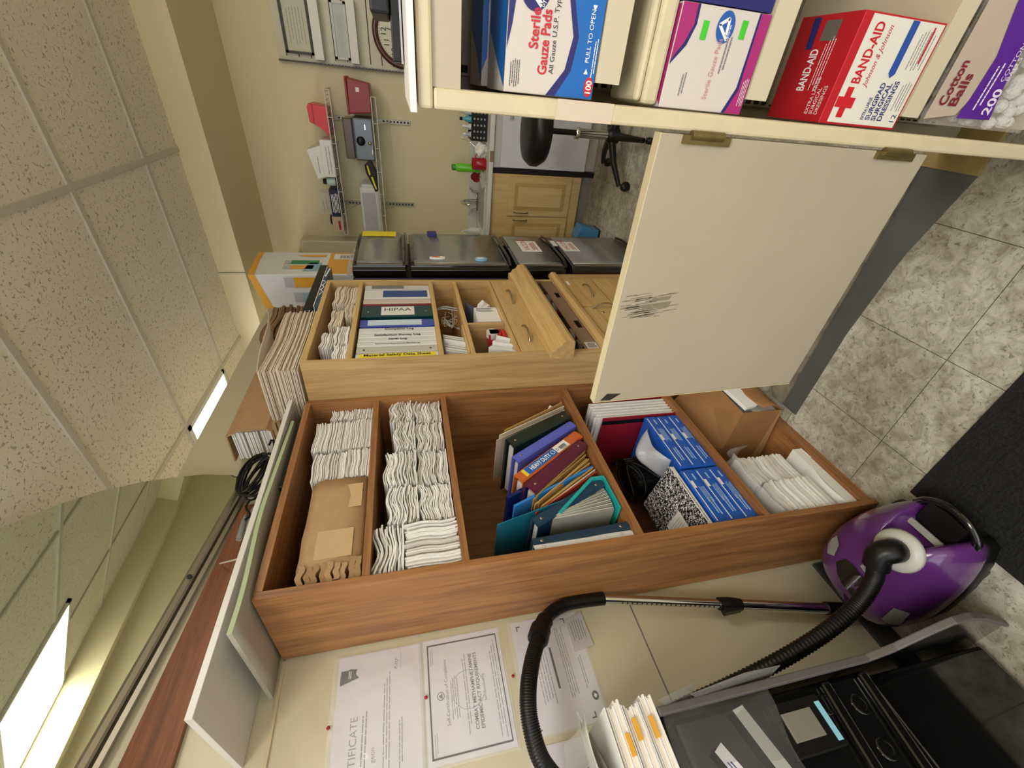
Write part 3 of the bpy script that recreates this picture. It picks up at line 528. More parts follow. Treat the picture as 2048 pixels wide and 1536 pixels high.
# standing binders in the hutch
def upright(label, ya, yb, col, text=None, strip=None, lab=None, h=.300, rivets=False, x1=-.858, soft=.3):
    t = thing('ring_binder', label, 'binder', (-.98, (ya+yb)/2, 1.3465), 'binders standing on the hutch shelf'); z0 = 1.3470; m_ = pm('vinyl_'+col, col, soft, coat=.15)
    b = MB(); b.box(x1-.25, x1-.002, ya+.0008, ya+.0034, z0, z0+h); b.box(x1-.25, x1-.002, yb-.0034, yb-.0008, z0, z0+h); b.prism([(x1-.002, ya+.0008, z0), (x1, ya+.005, z0), (x1, yb-.005, z0), (x1-.002, yb-.0008, z0), (x1-.005, yb-.002, z0), (x1-.005, ya+.002, z0)], (0, 0, h)); b.build('cover', m_, t)
    b = MB(); b.box(x1-.24, x1-.01, ya+.005, yb-.005, z0+.006, z0+h-.012); b.build('pages', WHITE2, t)
    xs = x1+.0006; W_ = yb-ya
    if strip:
        c_, a_, e_ = strip; b = MB(); quad(b, (xs, ya+W_*.12, z0+h-a_*h), (0, 0, -(e_-a_)*h), (0, W_*.76, 0)); b.build('label', pm('lbl_'+c_, c_, .5), t)
    if text:
        s_, hh, ink, cz, cy = text; b = MB(); b.text(s_, (xs+.0005, ya+W_*cy, z0+h*(1-cz)), (0, 0, -1), (0, 1, 0), hh, align='C'); b.build('lettering', ink, t)
    if rivets:
        for q in (.09, .91): b = MB(); b.lathe([(.0045, 0), (.0035, .001), (.0001, .0012)], (xs, ya+W_*.45, z0+h*q), 10, 0, (1, 0, 0)); b.build('rivet', NICKEL if rivets == 1 else INK, t)
upright('white binder with a yellow material safety data sheet spine label, nearest in the hutch', 1.351, 1.405, 'DEDCD8', ('*Material Safety Data Sheet', .0165, INK, .50, .56), ('EFDC30', .04, .97))
upright('grey-edged white binder with two dark rivets next to the yellow labelled one', 1.407, 1.452, 'BFBBB0', None, rivets=2)
upright('white performance improvement meeting log binder', 1.453, 1.489, 'DCDBD9', ('*Performance Improvement Meeting Log', .0075, INK, .5, .4))
upright('white serial log binder', 1.4895, 1.519, 'D8D7D6', ('*Serial Log', .013, INK, .5, .4))
upright('white satisfaction survey log binder', 1.5195, 1.556, 'DCDCDC', ('*Satisfaction Survey Log', .014, INK, .5, .35))
upright('white complaint log binder beside the blue binder', 1.5565, 1.602, 'D9D9DA', ('*Complaint Log', .014, INK, .52, .55))
upright('royal blue binder with a pale blue title label', 1.612, 1.675, '3D4EA8', None, ('C9D8E8', .1, .83))
upright('dark green HIPAA binder with a white spine label', 1.700, 1.808, '0E3B40', ('HIPAA', .030, INK, .50, .48), ('E6E3E0', .27, .74), rivets=1)
upright('thin dark red binder edge above the dark green binder', 1.810, 1.828, '7A2030')
upright('cream binder with worn pages between the red edge and the white one', 1.832, 1.880, 'CDBDB0')
upright('white binder with a blue title band and pale green logo patch', 1.884, 1.982, 'DDDDDD', None, ('344C84', .28, .96))
upright('slim white book with a grey spine at the far end of the binder row', 1.986, 2.036, 'C8C6C4', None, ('77777A', .1, .6))
# pigeonhole contents
t = thing('pliers', 'pair of grey pliers standing in the narrow hutch slot', 'tool', (-.9, 1.79, 1.23))
for s_ in (-1, 1): b = MB(); b.tube(smooth_path([(-.88, 1.80+s_*.004, 1.325), (-.87, 1.80+s_*.010, 1.29), (-.868, 1.785+s_*.012, 1.26), (-.866, 1.77+s_*.010, 1.232)]), .0035, 6); b.build('arm', GREYP, t)
for i in range(6):
    sheet('envelope', 'white envelope standing on edge in the narrow hutch slot', 'envelope', 'envelopes in the narrow hutch slot', (1.40+i*.028, 1.318), (1.365+i*.028, 1.2285), .006, WHITE if i % 2 else WHITE2, -.856-.006*(i % 3), -1.05)
t = thing('cable_tangle', 'tangle of tan and grey wires spilling in the narrow hutch slot', 'cable', (-.87, 1.66, 1.23)); r = random.Random(9)
for k in range(6):
    b = MB(); b.tube(smooth_path([(-.868+r.uniform(-.01, .01), 1.60+r.uniform(0, .16), 1.235+r.uniform(.005, .085)) for g in range(6)]), .0016, 6); b.build('wire', pm('tan_wire', 'A88C66') if k % 2 else GREYP, t)
tag(bx(-1.0, -.846, 1.36, 1.585, 1.2285, 1.236).build('wood_strip', MAPY), 'thin maple strip lying in the narrow hutch slot', 'wood strip')
t = thing('tissue_box', 'small white carton with printed side, its flap open, in the far hutch cubby', 'box', (-.93, 1.74, 1.048))
bx(-1.0, -.862, 1.64, 1.78, 1.0495, 1.155).build('body', WHITE, t, bevel=.001)
b = MB(); b.prism([(-.862, 1.782, 1.155), (-.862, 1.845, 1.185), (-1.0, 1.845, 1.185), (-1.0, 1.782, 1.155)], (0, -.001, .001)); b.build('flap', pm('slate_card', '59617E'), t)
b = MB(); stripes(b, (-.8614, 1.76, 1.148), (0, 0, -1), (0, 1, 0), .085, .01, 1, .6); stripes(b, (-.8614, 1.735, 1.15), (0, 0, -1), (0, 1, 0), .085, .02, 2, .5); b.build('lettering', pm('navy_ink', '2B3156'), t)
crumple('tissue_paper', 'crumpled white tissue paper with blue print behind the small carton', 'tissue', (-.92, 1.868, 1.09), (.04, .048, .034), WHITE, 6)
t = thing('tape_dispenser', 'red tape dispenser with a grey roll in the near hutch cubby', 'tape dispenser', (-.89, 1.54, 1.048))
b = MB(); b.box(-.93, -.866, 1.48, 1.575, 1.0495, 1.07); b.box(-.93, -.866, 1.53, 1.58, 1.07, 1.125); b.build('body', pm('red_plastic', 'B8202C', .3), t, bevel=.006)
b = MB(); b.lathe([(.028, -.012), (.028, .012)], (-.878, 1.555, 1.105), 20, 0, (1, 0, 0)); b.build('tape_roll', pm('pale_grey', 'CFCBC6'), t)
for i in range(9): sheet('envelope', 'small white envelope leaning in the near hutch cubby beside the tape dispenser', 'envelope', 'envelopes in the near hutch cubby', (1.405+i*.0115, 1.150-.006*i), (1.365+i*.0125, 1.0495), .003, WHITE, -.852-.005*(i % 4), -1.0)
# cardboard tray with hand holes in the cubby under the ledge
t = thing('cardboard_tray', 'long grey-brown cardboard carton with oval hand holes under the maple ledge', 'carton', (-.95, 1.74, .672))
CX = -.846
b = MB()
def plate_with_holes(b, y0, y1, z0, z1, holes, x, th, mi=0):
    ys = sorted(set([y0, y1]+[v for h_ in holes for v in (h_[0], h_[1])])); 
    for a, c in zip(ys[:-1], ys[1:]):
        hh = [h_ for h_ in holes if h_[0] <= a and c <= h_[1]]
        if hh: b.box(x-th, x, a, c, z0, hh[0][2], mi); b.box(x-th, x, a, c, hh[0][3], z1, mi)
        else: b.box(x-th, x, a, c, z0, z1, mi)
plate_with_holes(b, 1.345, 2.035, .674, .762, [(1.845, 1.905, .705, .728), (1.53, 1.60, .705, .730)], CX, .003)
b.box(-1.1, CX-.003, 1.345, 1.348, .674, .775); b.box(-1.1, CX-.003, 2.032, 2.035, .674, .79); b.box(-1.1, -1.097, 1.348, 2.032, .674, .79); b.box(-1.097, CX-.003, 1.348, 2.032, .674, .677)
b.build('body', CARD, t)
b = MB(); quad(b, (CX+.0005, 1.35, .70), (0, .055, 0), (0, 0, .05)); b.build('label', WHITE2, t)
b = MB(); stripes(b, (CX+.001, 1.36, .705), (0, 0, 1), (0, 1, 0), .04, .04, 4, .5); b.build('lettering', INK, t)
for i, (y_, m_, lab) in enumerate(((1.88, pm('red_tin', 'C03A34'), 'red and white tin inside the cardboard carton, far end'), (1.98, GREYP, 'grey tin inside the cardboard carton, farthest'), (1.60, pm('dark_red_tin', '8F2734'), 'dark red striped tin inside the cardboard carton, middle'), (1.50, pm('navy_tin', '1A2036'), 'navy striped tin inside the cardboard carton, near end'))):
    t2 = thing('tin', lab, 'tin', (-.93, y_, .678)); b = MB(); b.lathe([(.036, 0), (.036, .112), (.033, .115)], (-.93, y_, .678), 18); b.build('body', m_, t2); b = MB(); b.lathe([(.0365, .04), (.0365, .06)], (-.93, y_, .678), 18); b.lathe([(.0365, .08), (.0365, .09)], (-.93, y_, .678), 18); b.build('stripe', WHITE2, t2)
# ---- piles on the hutch top
layered('paper_bag_stack', 'tall lying stack of cream paper bags overhanging the near end of the hutch top', 'paper bags', None, -1.08, -.866, 1.325, 1.775, 1.8315, 1.955, 46, [CREAMP, CREAMP2], 90, .004, .005, nseg=12)
b = MB(); b.grid(lambda u, v: (-1.07+.20*v+.01*u, 1.34+.45*u, 1.964+.075*u*u+.012*math.sin(u*5)*v), 16, 4, 0, True, (0, 0, .0015))
t = thing('paper_sheet', 'loose cream sheet curling up over the tall stack of paper bags', 'paper', (-1.0, 1.5, 1.98)); b.build('sheet', CREAMP, t)
#b = MB(); b.text('Jo', at(552, 690, x=-.868)+Vector((.004, 0, 0)), (0, .9, .3), (0, -.3, .9), .03); 
layered('paper_towel_stack', 'stack of folded brown paper towels behind the cream paper bags', 'paper towels', None, -1.25, -1.00, 1.81, 2.12, 1.8235, 2.105, 18, [mat('brown_towel', '8A6B4A', .85, noise=.1), mat('brown_towel_dark', '6F5438', .85)], 93, .006, .006, nseg=8)
layered('kraft_bag_stack', 'stack of flat kraft bags lying under the big kraft packet', 'paper bags', None, -1.30, -1.10, 1.345, 1.85, 1.8335, 1.975, 9, [KRAFT, mat('kraft_edges', '9F7E58', .8)], 94, .004, .01)
t = thing('kraft_packet', 'open-ended kraft paper packet of white paper bags above the bookcase top', 'package', (-1.15, 1.5, 2.03))
b = MB(); b.grid(lambda u, v: (-1.286+.146*math.sin(min(1, v*1.15)*math.pi/2)**.6, 1.345+.50*u, 2.030+.005*math.sin(8*u)+(.165)*(1-max(0, v-.0)**1.0)+.012*math.sin(v*3)), 10, 10, 0, True, (-.0015, 0, 0)); 
b2 = MB(); b2.prism([(-1.29, 1.345, 2.03), (-1.152, 1.345, 2.03), (-1.136, 1.345, 2.05), (-1.138, 1.345, 2.15), (-1.16, 1.345, 2.192), (-1.29, 1.345, 2.196), (-1.29, 1.345, 2.190), (-1.163, 1.345, 2.187), (-1.143, 1.345, 2.148), (-1.141, 1.345, 2.053), (-1.154, 1.345, 2.034), (-1.29, 1.345, 2.034)], (0, .50, 0)); b2.v = [v+Vector((0, 0, -.052)) for v in b2.v]; b2.build('wrapper', KRAFT, t)
for i in range(3): layered('x', '', '', None, -1.285, -1.152, 1.352, 1.82, 1.986+i*.048, 2.026+i*.048, 7, [WHITE, WHITE2], 96+i, .002, .003)
for o in [o for o in bpy.data.objects if o.name.startswith('x') and o.get('label') == '']:
    o.name = 'paper_bag_layer'; lo = Vector(o.location); o.parent = t; o.location = lo-wloc(t); del o['label']; del o['category']
tag(bx(-1.09, -.845, 1.79, 2.24, 1.8235, 1.840).build('blue_clipboard', pm('dark_teal_card', '1F4560', .35), bevel=.003), 'dark blue folder tied with white string at the far end of the hutch top', 'folder')
t = thing('charging_cord', 'white charging cord wrapped around the dark blue folder', 'cord', (-.90, 2.0, 1.83))
for k in range(3): b = MB(); b.tube(smooth_path([(-.855, 1.90+.06*k, 1.843), (-.842, 1.905+.05*k, 1.834), (-.842, 1.93+.055*k, 1.826), (-.843, 1.965+.05*k, 1.843), (-.85, 1.99+.04*k, 1.8455)]), .002, 6); b.build('wire', WHITE, t)
b = MB(); b.tube([(-.835, 2.10, 1.832), (-.830, 2.18, 1.820)], .004, 8); b.build('connector', WHITE, t)
tag(bx(-1.09, -.848, 1.80, 2.26, 1.8445, 1.8475).build('white_folder', WHITE), 'white folder edge between the dark blue folder and the black case', 'folder')
b = bx(-1.09, -.860, 1.785, 2.32, 1.850, 1.892); tag(b.build('laptop_sleeve', BLACK, bevel=.008), 'black padded laptop sleeve lying on top of the dark blue folder', 'laptop sleeve')
# carton with pencils on the fridge
t = thing('carton', 'white carton with yellow trim and a printed picture of pencils and markers on the fridge', 'carton', (-1.05, 2.6, 1.70))
cx, cy = -.955, 2.42; b = MB()
A_ = [(-1.155, cy), (cx, cy), (cx, 2.78), (-1.155, 2.78)]; vs_ = []
for z, dz in ((1.7205, 0), (2.20, 0), (2.285, 1)):
    for i, (x, y) in enumerate(A_): vs_.append((x, y, z+(.03 if dz and i in (2, 3) else (-.045 if dz and i == 0 else 0))))
b.add(vs_, [(0, 1, 5, 4), (1, 2, 6, 5), (2, 3, 7, 6), (3, 0, 4, 7), (4, 5, 9, 8), (5, 6, 10, 9), (6, 7, 11, 10), (7, 4, 8, 11), (8, 9, 10, 11), (3, 2, 1, 0)]); b.build('body', mat('white_carton', 'DCDDE0', .45), t, bevel=.004)
YEL = pm('orange_yellow_print', 'E2A63A', .45); GRN = pm('green_print', '1E8A5C'); LBL = pm('pale_blue_print', '8FB4CC'); GRYP = pm('pale_grey_print', 'B9BABF')
xo = cx+.0012; yo = cy-.0012
b = MB(); b.add([(xo, cy, 2.283), (xo, 2.78, 2.312), (xo, 2.78, 2.28), (xo, 2.6, 2.268), (xo, cy, 2.25)], [(0, 1, 2, 3, 4)]); b.add([(cx, yo, 2.283), (cx, yo, 2.25), (-1.155, yo, 2.195), (-1.155, yo, 2.238)], [(0, 1, 2, 3)]); b.box(cx-.001, xo, cy+.01, 2.77, 1.722, 1.90); b.build('yellow_trim', YEL, t)
def xprint(x0f, pts, m_): b = MB(); b.add([(xo+.0006, y, z) for y, z in pts], [tuple(range(len(pts)))]); b.build('print', m_, t)
def yprint(pts, m_): b = MB(); b.add([(x, yo-.0006, z) for x, z in pts], [tuple(range(len(pts)))]); b.build('print', m_, t)
xprint(0, [(2.70, 1.92), (2.70, 2.03), (2.715, 2.08), (2.735, 2.03), (2.735, 1.92)], YEL)
xprint(0, [(2.58, 1.95), (2.58, 2.10), (2.64, 2.10), (2.64, 1.95)], GRN); xprint(0, [(2.58, 2.10), (2.58, 2.135), (2.64, 2.135), (2.64, 2.10)], GRYP)
xprint(0, [(2.50, 1.97), (2.50, 2.09), (2.56, 2.09), (2.56, 1.97)], YEL); xprint(0, [(2.50, 2.09), (2.50, 2.13), (2.56, 2.13), (2.56, 2.09)], GRYP); xprint(0, [(2.47, 1.93), (2.47, 2.02), (2.60, 2.00), (2.60, 1.93)], LBL)
yprint([(-.97, 1.95), (-.97, 2.06), (-1.03, 2.06), (-1.03, 1.95)], YEL); yprint([(-.97, 2.06), (-.97, 2.11), (-1.03, 2.11), (-1.03, 2.06)], GRYP); yprint([(-1.06, 1.95), (-1.06, 2.03), (-1.12, 2.03), (-1.12, 1.95)], LBL); yprint([(-1.06, 2.03), (-1.06, 2.075), (-1.12, 2.075), (-1.12, 2.03)], GRYP)
b = MB(); quad(b, (xo+.001, 2.66, 1.745), (0, .09, 0), (0, 0, .13)); b.build('label', WHITE, t)
b = MB()
for i in range(12): quad(b, (xo+.0016, 2.675, 1.765+i*.0065), (0, .05, 0), (0, 0, .0035 if i % 3 else .002))
b.build('lettering', INK, t)
tag(MB().grid(lambda u, v: (-.86-.2*v+.008*math.sin(11*u+4*v), 2.30+.34*u, 1.723+.055*math.sin(3.1*u)*math.sin(2.6*v+.3)+.012*math.sin(16*u+9*v)), 26, 16, 0, False).build('plastic_bag', CLEAR), 'crinkled clear plastic bag on top of the fridge', 'plastic bag')


# ---- refrigerator
t = thing('refrigerator', 'tall black refrigerator with dark stainless door panels and papers stuck on', 'refrigerator', (-1.05, 2.38, 0))
y0, y1 = 2.142, 2.70
bx(-1.30, -.862, y0, y1, .02, 1.715).build('cabinet', BLACK, t, bevel=.012)
def door(z0, z1):
    b = MB(); n = 10; pr = [(-.856, y0), (-.822, y0), (-.812, y0+.02)]+[(-.806+.010*math.sin(math.pi*g/n), y0+.02+(y1-y0-.03)*g/n) for g in range(n+1)]+[(-.822, y1), (-.856, y1)]
    b.prism([(x, y, z0) for x, y in pr], (0, 0, z1-z0)); return b.build('door', BLACKG, t, bevel=.003)
def panel(par, z0, z1):
    b = MB(); n = 12; a, c = y0+.045, y1-.004; pr = [(-.803, a)]+[(-.802+.010*math.sin(math.pi*(.04+.93*g/n)), a+(c-a)*g/n) for g in range(n+1)]+[(-.803, c)]
    b.prism([(x, y, z0) for x, y in pr], (0, 0, z1-z0), 0, True); b.build('steel_panel', STEEL, par)
    b = MB(); b.box(-.812, -.800, y0+.025, y0+.045, z0, z1); b.build('steel_edge', ALU, par)
for (z0, z1) in ((1.452, 1.712), (.905, 1.428), (.585, .865), (.05, .545)):
    d = door(z0, z1); panel(d, z0+.016, z1-.02)
    b = MB(); b.tube([(-.806, y0+.015, z0-.004), (-.790, y0+.1, z0-.008), (-.788, y1-.1, z0-.008), (-.8, y1-.01, z0-.004)], .008, 8); b.build('handle_lip', BLACKG, d)
def onf(y, z): return (-.7895+.004*0, y, z)
def sticker(name, lab, cat, y, z, w_, h_, m_, txt=None, ink=INKR, th=.0012, th_h=.02, grp=None):
    t2 = thing(name, lab, cat, (-.79, y, z), grp); bx(-.7915, -.7895, y, y+w_, z, z+h_).build('sheet', m_, t2)
    if txt:
        b = MB(); b.text(txt, (-.789, y+w_*.1, z+h_*.55), (0, 1, 0), (0, 0, 1), th_h); stripes(b, (-.789, y+w_*.1, z+h_*.12), (0, 1, 0), (0, 0, 1), w_*.8, h_*.3, 3, .5); b.build('lettering', ink, t2)
sticker('energy_label', 'yellow energy label on the top far corner of the fridge freezer door', 'label', 2.600, 1.50, .085, .19, pm('energy_yellow', 'F0DF20'), None, INK, th_h=.018)
sticker('notice', 'white notice with red letters on the lower fridge door, upper of two', 'notice', 2.36, .665, .19, .12, WHITE, 'VACCINE', th_h=.035)
sticker('notice', 'white notice with red letters on the bottom fridge door', 'notice', 2.38, .42, .17, .10, WHITE, 'VACCINE', th_h=.032)
sticker('notice', 'small white slip on the bottom fridge door beside the larger notice', 'notice', 2.47, .535, .1, .03, WHITE, None)
t2 = thing('magnet', 'dark blue clip magnet on the far edge of the main fridge door', 'magnet', (-.79, 2.62, 1.26)); bx(-.792, -.772, 2.60, 2.66, 1.262, 1.318).build('body', pm('navy_plastic', '1B2374'), t2, bevel=.004)
def oval(name, lab, y, z, a, c, m_, m2):
    t2 = thing(name, lab, 'magnet', (-.79, y, z)); b = MB(); b.prism([(-.797, y+a*math.cos(g*.3927), z+c*math.sin(g*.3927)) for g in range(16)], (.010, 0, 0)); b.build('body', m_, t2)
    b = MB(); b.prism([(-.7866, y+a*.6*math.cos(g*.3927), z+c*.55*math.sin(g*.3927)+c*.2) for g in range(16)], (.001, 0, 0)); b.build('print', m2, t2)
oval('magnet', 'oval white magnet with an orange print on the main fridge door', 2.245, 1.285, .013, .042, WHITE, pm('orange_print', 'C9562E')); oval('magnet', 'round pale blue magnet on the lower part of the main fridge door', 2.228, 1.05, .022, .034, pm('sky_print', '7FB6DC'), WHITE)
# ================================================================== right-hand cabinet with its open door
YF = .65
t = thing('supply_cabinet', 'tall cream cabinet on the right with adjustable metal shelves of first aid supplies', 'cabinet', (.3, .82, 0))
b = MB(); b.box(-.036, -.012, YF, YF+.022, 0, 1.397); b.build('door_frame', LAMP, t, bevel=.004)
b = MB(); b.box(-.036, .66, YF-.003, YF+.024, 1.397, 1.416); b.build('top_rail', LAMP, t, bevel=.004)
b = MB(); b.box(-.012, .66, YF+.004, YF+.022, 1.362, 1.397); b.build('upper_panel', LAM, t)
b = MB(); b.box(-.034, -.018, YF+.022, 1.02, 0, 1.397); b.build('side_panel', LAM, t)
b = MB(); b.box(.64, .66, YF, 1.02, 0, 1.397); b.build('side_panel', LAM, t)
INT = mat('cabinet_interior', '9A8E78', .5)
b = MB(); b.box(-.018, .64, 1.0, 1.02, 0, 1.397); b.build('back_panel', INT, t)
b = MB(); b.box(-.034, .66, YF+.022, 1.02, 1.397, 1.414); b.build('top_panel', LAM, t)
b = MB(); b.prism([(-.040, YF-.012, 1.418), (.70, YF-.012, 1.418), (.70, 1.04, 1.418), (-.040, 1.04, 1.418)], (0, 0, .008)); b.build('white_top', mat('white_top_laminate', 'E4E2DE', .3), t)
for xs in (.014, .60):
    d = bx(xs-.010, xs+.010, .992, 1.0, .1, 1.36).build('shelf_standard', INT, t)
    b = MB()
    for i in range(60): b.box(xs-.006, xs+.006, .9905, .9925, .12+i*.0205, .132+i*.0205)
    b.build('slots', DARK, d)
SH = mat('cream_metal_shelf', 'C9BFA6', .35)
for z in (1.177, .9335, .629, .33):
    b = MB(); b.box(.010, .635, .672, .99, z-.004, z-.001); b.box(.010, .635, .668, .672, z-.036, z-.001); b.box(.010, .635, .672, .684, z-.036, z-.033); b.build('shelf', SH, t)
b = MB(); quad(b, (-.0355, YF-.0006, 1.150), (.024, 0, 0), (0, 0, .083)); b.build('tape_strip', mat('pinkish_tape', 'D2C0AE', .4), t)
# the door, folded right round so it lies in the plane of the cabinet front
d = thing('cabinet_door', 'cream laminate cabinet door swung wide open across the aisle, scuffed on its edge', 'door', (-.29, .65, .55)) 
th = .018; P = [(-.040, 1.066), (-.545, 1.066), (-.530, .562), (-.040, .546)]
DOORM = mat('door_laminate', 'ADA28D', .42, noise=.05, nscale=7)
b = MB(); b.prism([(x, YF+.003, z) for x, z in P], (0, th, 0)); b.build('panel', [DOORM], d, bevel=.0015)
b = MB(); n = 1
b.prism([(-.040, YF+.0025, 1.0662), (-.5455, YF+.0025, 1.0662), (-.5305, YF+.0025, .5615), (-.5315, YF+.0025, .5615), (-.5468, YF+.0025, 1.0675), (-.040, YF+.0025, 1.0675)], (0, th+.001, 0)); b.build('edge_band', mat('door_edge_band', 'D9CDA8', .4), d)
SC = mat('scuff_marks', '8A806A', .8, noise=.3, nscale=150); r = random.Random(12); b = MB()
for i in range(60):
    f = r.random(); xx = -.345+f*.050; zz = 1.062-r.random()**1.4*.10*(1 if i % 3 else .6); L_ = r.uniform(.01, .045); q = .0004+r.random()*.0010; sl = .16
    b.add([(xx, YF+.0022, zz), (xx+L_*sl, YF+.0022, zz-L_), (xx+L_*sl+q, YF+.0022, zz-L_), (xx+q*1.6, YF+.0022, zz)], [(0, 1, 2, 3)])
for (u, v, w_, h_) in ((-.322, .962, .012, .05), (-.306, .965, .008, .035)): b.add([(u, YF+.0021, v), (u+w_, YF+.0021, v-.004), (u+w_-.006, YF+.0021, v+h_), (u-.004, YF+.0021, v+h_)], [(0, 1, 2, 3)])
b.build('scuff', SC, d)
b = MB(); b.prism([(-.541, YF+.002, 1.052), (-.524, YF+.002, 1.040), (-.526, YF+.002, 1.008), (-.542, YF+.002, 1.030)], (0, .001, 0)); b.build('chipped_corner', mat('chipped_dark', '2E271C', .8, noise=.4, nscale=150), d)
for z in (.985, .615):
    b = MB(); b.lathe([(.0065, 0), (.0065, .055)], (-.040, YF-.002, z-.02), 12); b.box(-.052, -.040, YF-.003, YF+.004, z-.035, z+.045); b.box(-.040, -.034, YF-.004, YF+.002, z-.02, z+.03); b.build('hinge', BRASS, d)
tag(MB().box(-.092, .05, .90, 1.06, 0.0, .012).build('floor_batten', mat('yellowed_wood', 'A08C55', .6, noise=.3, nscale=18)), 'short yellowed wooden batten on the floor at the foot of the cabinet', 'batten') 
# ---- supplies.  front faces look towards the viewer
def carton(name, lab, x0, x1, y0, y1, z0, z1, m_, cat='box'):
    t = thing(name, lab, cat, ((x0+x1)/2, (y0+y1)/2, z0)); bx(x0, x1, y0, y1, z0, z1).build('body', m_, t, bevel=.001); return t
def fpoly(t, pts, y, m_, nm='print'): b = MB(); b.add([(x, y, z) for x, z in pts], [tuple(range(len(pts)))]); return b.build(nm, m_, t)
def tpoly(t, pts, z, m_, nm='print'): b = MB(); b.add([(x, y, z) for x, y in pts], [tuple(range(len(pts)))[::-1]]); return b.build(nm, m_, t)
PAPER = pm('carton_beige', 'CFC6C0', .5); NAVY = pm('print_navy', '1F1E66', .45); DYB = pm('print_blue', '0F63B4', .4); MAG = pm('print_magenta', 'A3246F', .4); PRED = pm('print_red', 'C21E2B', .4); PW = pm('print_white', 'EDEDED', .4)
def logo(t, c, rx, rz, y, m_):
    fpoly(t, [(c[0]+rx*math.cos(g*.2618), c[1]+rz*math.sin(g*.2618)) for g in range(24)], y, m_)
    b = MB(); w_ = rx*.62; x_, z_ = c
    for (p, q) in (((-.75, -.45), (.1, .75)), ((.1, .75), (.55, -.2)), ((.55, -.2), (-.45, -.25))):
        p = Vector((x_+p[0]*rx, y-.0005, z_+p[1]*rz)); q = Vector((x_+q[0]*rx, y-.0005, z_+q[1]*rz)); n_ = (q-p).cross(Vector((0, 1, 0))).normalized()*rx*.11; b.add([p-n_, q-n_, q+n_, p+n_], [(0, 1, 2, 3)])
    b.text('dynarex', (x_-rx*.8, y-.0005, z_-rz*.62), X, Z, rz*.32, squash=.9); b.build('emblem', PW, t)
y = YF+.020
# gauze pads
t = carton('gauze_box', 'blue and white box of sterile gauze pads on the highest visible cabinet shelf', -.010, .225, y, y+.13, 1.1775, 1.303, PAPER)
yo = y-.0006
fpoly(t, [(-.0095, 1.178), (.224, 1.178), (.224, 1.245), (.15, 1.235), (.10, 1.222), (.055, 1.208), (.02, 1.213), (-.0095, 1.232)], yo, DYB)
fpoly(t, [(-.0095, 1.232), (.02, 1.213), (.055, 1.208), (.10, 1.222), (.15, 1.235), (.224, 1.245), (.224, 1.252), (.15, 1.241), (.1, 1.229), (.055, 1.2155), (.02, 1.222), (-.0095, 1.245)], yo, NAVY)
fpoly(t, [(.035, 1.3025), (.224, 1.3025), (.224, 1.285), (.10, 1.292), (.06, 1.297)], yo, NAVY)
tpoly(t, [(-.005, y+.002), (.224, y+.002), (.224, y+.12), (.06, y+.12), (.02, y+.05)], 1.3035, DYB)
b = MB(); b.text('*Sterile', (.038, yo-.0005, 1.262), X, Z, .0125, fit=.040); b.text('*Gauze Pads', (.012, yo-.0005, 1.2475), X, Z, .0125, fit=.066); b.build('lettering', PRED, t)
b = MB(); b.text('All Gauze U.S.P. Type VII', (.014, yo-.0005, 1.238), X, Z, .0065); stripes(b, (-.004, yo-.0005, 1.283), X, Z, .03, .014, 5, .3); b.build('lettering', INK, t)
b = MB(); b.text('PULL TO OPEN', (.030, yo-.0009, 1.190), X, Z, .0058); b.add([(.018, yo-.0009, 1.189), (.024, yo-.0009, 1.192), (.018, yo-.0009, 1.195)][::-1], [(0, 1, 2)]); b.add([(.088, yo-.0009, 1.189), (.088, yo-.0009, 1.195), (.082, yo-.0009, 1.192)], [(0, 1, 2)]); b.text('*100', (-.005, yo-.0011, 1.1815), X, Z, .008); stripes(b, (.014, yo-.0009, 1.1795), X, Z, .045, .006, 2, .4); b.build('lettering', PW, t)
fpoly(t, [(.004+.0115*math.cos(g*.5236), 1.1855+.0065*math.sin(g*.5236)) for g in range(12)], yo-.0007, PRED)
logo(t, (.098, 1.270), .024, .0195, yo-.0004, NAVY)
t = carton('gauze_box', 'second blue and white gauze box standing behind the front one', -.008, .215, y+.135, y+.26, 1.1775, 1.312, PAPER); fpoly(t, [(.03, 1.304), (.21, 1.304), (.21, 1.312), (.01, 1.312)], y+.1345, DYB); tpoly(t, [(-.006, y+.137), (.21, y+.137), (.21, y+.255), (.07, y+.255), (.03, y+.18)], 1.3125, DYB)
# magenta gauze box
t = carton('dressing_box', 'white and magenta dressing box with two green price stickers on the second cabinet shelf', -.010, .106, y, y+.105, .9345, 1.072, PAPER); yo = y-.0006
fpoly(t, [(-.0095, .935), (.1055, .935), (.1055, .951), (.06, .9505), (.02, .950), (-.0095, .962)], yo, MAG)
fpoly(t, [(-.0095, .962), (.02, .950), (.06, .9505), (.1055, .951), (.1055, .954), (.06, .954), (.022, .9545), (-.0095, .968)], yo, NAVY)
fpoly(t, [(.045, 1.0715), (.1055, 1.0715), (.1055, 1.050), (.085, 1.049), (.065, 1.057)], yo, MAG); fpoly(t, [(.04, 1.0715), (.045, 1.0715), (.065, 1.057), (.085, 1.049), (.1055, 1.050), (.1055, 1.046), (.085, 1.045), (.062, 1.053)], yo, NAVY)
tpoly(t, [(-.008, y+.001), (.104, y+.001), (.104, y+.10), (.05, y+.10), (.02, y+.03)], 1.0725, MAG)
logo(t, (.086, 1.001), .0175, .0135, yo-.0004, pm('logo_blue', '1F5AA8', .4))
for (x_, z_) in ((.070, 1.027), (.076, .968)): fpoly(t, [(x_, z_), (x_+.020, z_), (x_+.020, z_+.009), (x_, z_+.009)], yo-.0004, pm('green_sticker', '3FBF2A', .5), 'price_sticker')
